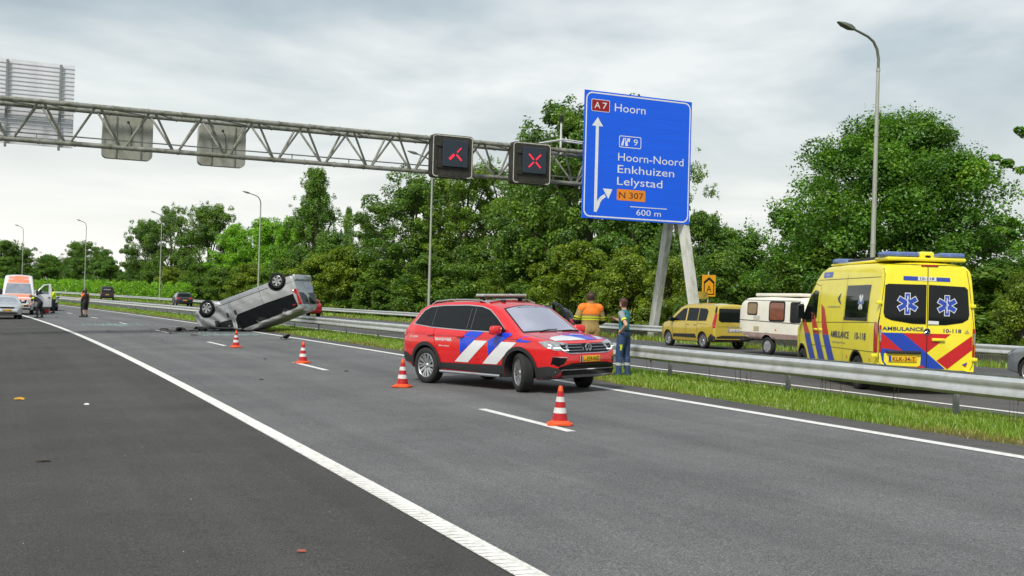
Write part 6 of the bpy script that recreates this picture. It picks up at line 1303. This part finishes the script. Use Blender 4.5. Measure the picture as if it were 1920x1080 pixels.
person('person in black shorts and top with orange shoulders standing on the road', Vector((-26.75, 71.1, float(gz(75.5, 6.2)))), R_(150), pose(wrR=(.05, -.27, .90), elL=(.1, .27, 1.15), wrL=(.28, .2, 1.2), haL=(.34, .15, 1.24)), ST2 + [('shoulder_panel', M_orv, .022, lambda b, t, c: np.isin(b, ['shoulder', 'uarm']) & (c[:, 2] > 1.30)), ('shorts', M_dk, .022, lambda b, t, c: ((b == 'thigh') & (c[:, 2] > .48)) | ((b == 'torso') & (c[:, 2] < 1.04))), ('boot', M_boot, .018, lambda b, t, c: (b == 'foot') | ((b == 'shin') & (c[:, 2] < .20)))], tall=1.0, bulk=1.1)
person('person in dark trousers half hidden behind the person in shorts', Vector((-27.15, 71.7, float(gz(76, 6.0)))), R_(190), pose(elL=(.12, .26, 1.16), wrL=(.30, .12, 1.18), haL=(.36, .08, 1.22)), ST2 + [('shoulder_panel', M_orv, .022, lambda b, t, c: np.isin(b, ['shoulder']) & (c[:, 2] > 1.34)), ('trousers', M_dk, .022, leg), ('boot', M_boot, .018, shoe)], tall=.97)
bend = pose(pelvis=(-.12, 0, .93), waist=(-.02, 0, 1.05), chest=(.18, 0, 1.18), neck=(.34, 0, 1.26), head=(.46, 0, 1.31), face=(.8, 0, -.6), shL=(.26, .185, 1.20), elL=(.40, .22, .93), wrL=(.58, .14, .82), haL=(.66, .12, .78), shR=(.26, -.185, 1.20), elR=(.38, -.22, .92), wrR=(.56, -.14, .80), haR=(.64, -.12, .76), hipL=(-.12, .095, .90), hipR=(-.12, -.095, .90), knL=(.04, .12, .50), knR=(-.10, -.11, .48), anL=(-.02, .13, .09), anR=(-.20, -.12, .09), toL=(.14, .14, .035), toR=(-.04, -.13, .035))
person('police officer in black bending over between the silver sedan and the van', Vector((-28.95, 69.3, float(gz(75, 3.2)))), R_(176), bend, [('jacket', M_dk, .016, lambda b, t, c: (np.isin(b, ['torso', 'shoulder']) & (c[:, 0] > -.10)) | ((b == 'uarm') & (t < .6))), ('shoulder_panel', M_hiv, .022, lambda b, t, c: (b == 'shoulder') | ((b == 'uarm') & (t < .15))), ('trousers', M_dk, .022, lambda b, t, c: np.isin(b, ['thigh', 'shin']) | ((b == 'torso') & (c[:, 0] < -.04))), ('boot', M_boot, .018, shoe)], hair=(.16, .09, .04))
person('police officer in a yellow hi-vis top behind the open van door', Vector((-32.87, 81.3, float(gz(87, 5.6)))), R_(195), pose(elL=(.12, .24, 1.17), wrL=(.32, .14, 1.10), haL=(.40, .12, 1.10), elR=(.12, -.24, 1.17), wrR=(.32, -.14, 1.10), haR=(.40, -.12, 1.10), head=(.10, 0, 1.61)), [('jacket', M_hiv, .026, lambda b, t, c: np.isin(b, ['torso', 'shoulder', 'uarm']) & (c[:, 2] > 1.0) | (b == 'farm')), ('trousers', M_dk, .022, leg), ('boot', M_boot, .018, shoe)], bulk=1.1)
person('person in dark trousers mostly hidden behind the open van door', Vector((-32.75, 78.7, float(gz(84.3, 4.4)))), R_(160), pose(knL=(.10, .12, .50), anL=(.16, .13, .09), toL=(.32, .14, .035), knR=(-.04, -.12, .48), anR=(-.28, -.13, .12), toR=(-.14, -.14, .035)), [('jacket', M_dk, .018, up_), ('trousers', M_dk, .022, leg), ('boot', M_boot, .018, shoe)], tall=.97)
# ------------------------------------------------------------------ cones and debris
M_cor = mat('cone base orange', (.78, .085, .012), .55, var=.08, vs=8, dirt=(.35, .08, .03), dirt_amt=.25, ds=9); M_crd = mat('cone red band', (.42, .006, .010), .4, var=.1, vs=12); M_cwh = mat('cone white band', (.66, .66, .64), .4, var=.1, vs=12, dirt=(.40, .39, .36), dirt_amt=.4, ds=14)
def make_cone():
    r = empty('traffic_cone')
    mb = MB(); mb.prism([(x * 1., y * 1.) for x, y in rrect(.345, .345, .07, 4)], .022); mb.lathe([(.160, .018), (.150, .035), (.118, .052), (.104, .062), (.10, .07)], 24); mb.build('base', M_cor, r, 40)
    rad = lambda z: .108 - (z - .06) / .46 * .082
    for nm, z0, z1, m_ in (('red_band', .06, .155, M_crd), ('white_band', .155, .232, M_cwh), ('red_band', .232, .308, M_crd), ('white_band', .308, .378, M_cwh), ('red_band', .378, .452, M_crd), ('tip', .452, .525, M_cor)):
        mb = MB(); q = [(rad(z0) - .003, z0), (rad(z0) + .001, z0 + .002), (rad(z1) + .001, z1 - .002), (rad(z1) - .003, z1)]
        if nm == 'tip': q = [(rad(z0), z0), (rad(z1), z1 - .006), (rad(z1) - .006, z1), (rad(z1) - .012, z1 - .002), (rad(z1) - .014, z1 - .03)]
        mb.lathe(q, 24); mb.build(nm, m_, r, 40)
    return r
c0 = make_cone()
for i, (s, d, lab) in enumerate(((13.75, 6.84, 'red and white traffic cone on the lane dash in front of the fire car'), (20.21, 6.79, 'red and white traffic cone beside the rear wheel of the fire car'), (27.7, 6.78, 'red and white traffic cone between the fire car and the overturned van'), (35.92, 6.77, 'red and white traffic cone directly in front of the overturned van'))):
    o = c0 if i == 0 else copy_tree(c0); o.location = RP(s, d, LZ + .002); o.rotation_euler = (0, 0, i * 1.3); tag(o, lab, 'traffic cone', 'traffic cones along the lane dashes')
tb = empty('tool_case', Vector((-33.3, 81.0, float(gz(87.3, 5.2)) + .01)), R_(20), label='small red case standing on the road by the open van door', cat='case')
mb = MB(); mb.box((0, 0, .13), (.42, .26, .26), .04, seg=2); mb.build('case_body', mat('red case', (.60, .012, .012), .45), tb, 40)
mb = MB(); mb.tube([(-.12, 0, .25), (-.10, 0, .36), (.10, 0, .36), (.12, 0, .25)], .022, 6); mb.build('handle', M_crd, tb, 60)
rg = random.Random(4)
def shard(name, label, cat, s, d, L, m, curl=.5, seed=1, z=0.):
    """bent torn sheet with thickness"""
    r = random.Random(seed); n = 7; mb = MB(); T = []; Bt = []
    for i in range(n):
        t = i / (n - 1) - .5; w = L * .28 * (1 - abs(t) * 1.2 + r.uniform(-.15, .15)); h = L * curl * (.22 - t * t * .8) + L * .06 + r.uniform(0, .05) * L
        for sg in (-1, 1): T.append((t * L, sg * w + r.uniform(-.03, .03) * L, max(h + sg * L * curl * .15, .012))); Bt.append((t * L, sg * w * .98, max(h + sg * L * curl * .15 - .012, .002)))
    V = T + Bt; k = 2 * n; F = []
    for i in range(n - 1): F += [[2 * i, 2 * i + 1, 2 * i + 3, 2 * i + 2], [k + 2 * i, k + 2 * i + 2, k + 2 * i + 3, k + 2 * i + 1], [2 * i, 2 * i + 2, k + 2 * i + 2, k + 2 * i], [2 * i + 1, k + 2 * i + 1, k + 2 * i + 3, 2 * i + 3]]
    F += [[0, k, k + 1, 1], [2 * n - 2, 2 * n - 1, k + 2 * n - 1, k + 2 * n - 2]]
    mb.add(V, F); o = mb.build(name, m, None, 60, RP(s, d, z + .006), (0, 0, r.uniform(0, 6.28))); return tag(o, label, cat, 'debris and litter on the road')
shard('bumper_fragment', 'black curled bumper fragment lying by the white edge line', 'debris', 41.2, 9.65, .62, M_plas, .6, 3)
shard('trim_fragment', 'flat black trim strip lying left of the overturned van', 'debris', 45.3, 7.1, .42, M_plas, .15, 5)
shard('grille_fragment', 'torn black grille piece at the crushed nose of the van', 'debris', 50.3, 7.45, .55, M_plas, .7, 21); shard('grille_fragment', 'upright black plastic shard left of the crushed nose', 'debris', 49.6, 7.2, .45, M_plas, .9, 22); shard('lamp_fragment', 'broken headlamp shell lying under the crushed nose', 'debris', 49.3, 7.75, .40, M_lampw, .6, 23); shard('trim_fragment', 'bent dark strip beside the soil in front of the van', 'debris', 52.0, 7.0, .38, M_plas, .3, 24)
shard('trim_fragment', 'dark scrap beside the foot of the bending officer', 'debris', 75.6, 4.6, .25, M_plas, .3, 6)
shard('trim_fragment', 'small dark scrap on the lane dash left of the overturned van', 'debris', 47.6, 6.6, .22, M_plas, .3, 7)
shard('trim_fragment', 'small dark scrap in the lane behind the traffic cones', 'debris', 50.7, 4.5, .16, M_plas, .4, 8)
shard('trim_fragment', 'small dark chip in the middle of the near lane', 'debris', 22.75, 4.69, .09, M_plas, .5, 9); shard('trim_fragment', 'small dark chip right of the third traffic cone', 'debris', 24.5, 6.95, .09, M_plas, .5, 10); shard('trim_fragment', 'small dark chip left of the second lane dash', 'debris', 29.5, 6.24, .09, M_plas, .4, 11)
shard('fallen_leaf', 'yellow fallen leaf on the hard shoulder at the left edge', 'leaf', 20.06, .20, .17, mat('yellow leaf', (.55, .30, .02), .7), .35, 12); shard('fallen_leaf', 'reddish fallen leaf on the hard shoulder near the camera', 'leaf', 7.71, 1.86, .065, mat('red leaf', (.45, .12, .08), .7), .2, 13); shard('crumpled_wrapper', 'small crumpled white wrapper on the hard shoulder', 'litter', 18.77, 1.14, .085, mat('white paper', (.65, .64, .6), .7), .7, 14); shard('twig', 'thin dark twig on the hard shoulder near the camera', 'twig', 12.79, .34, .14, M_bark, .1, 15)
def crumbs(name, label, cat, spots, m, seed):
    r = np.random.default_rng(seed); mb = MB()
    for s, d, rs, rd, n, a, b in spots:
        for i in range(n):
            c = RP(s + r.normal(0, rs), d + r.normal(0, rd), .006); q = r.uniform(a, b); v = [c + Vector((r.uniform(-q, q), r.uniform(-q, q), 0)) for _ in range(3)] + [c + Vector((0, 0, q * r.uniform(.3, .9)))]
            mb.add(v, [[0, 1, 3], [1, 2, 3], [2, 0, 3]])
    return tag(mb.build(name, m), label, cat, kind='stuff')
crumbs('glass_crumbs', 'pale teal crumbs of broken window glass on the asphalt', 'broken glass', [(45.9, 9.0, .5, .9, 900, .008, .02), (60.2, 5.9, 1.2, .9, 900, .01, .025), (48.0, 8.2, .8, .8, 350, .008, .02)], mat('teal glass crumb', (.35, .60, .56), .25, coat=.5), 1)
crumbs('soil_crumbs', 'scattered soil clods in front of the overturned van', 'soil', [(50.5, 7.3, 1.1, .8, 1300, .008, .03), (54.0, 8.8, 1.4, .7, 900, .008, .03), (65, 6.6, 3, .5, 300, .008, .025)], mat('soil clod', (.10, .08, .05), .95), 2)
crumbs('grit', 'loose dark grit and pale specks along the hard shoulder', 'grit', [(14, 1.2, 5, 1.3, 260, .004, .010), (25, 4.5, 9, 1.5, 200, .006, .014), (45, 6, 8, 2, 200, .01, .025)], mat('grit', (.05, .048, .042), .9), 3)
crumbs('pale_specks', 'pale stone specks scattered over the asphalt', 'grit', [(11, 1.2, 4, 1.3, 90, .004, .008), (16, 5.5, 5, 2, 50, .004, .009)], mat('pale speck', (.5, .48, .45), .8), 4)
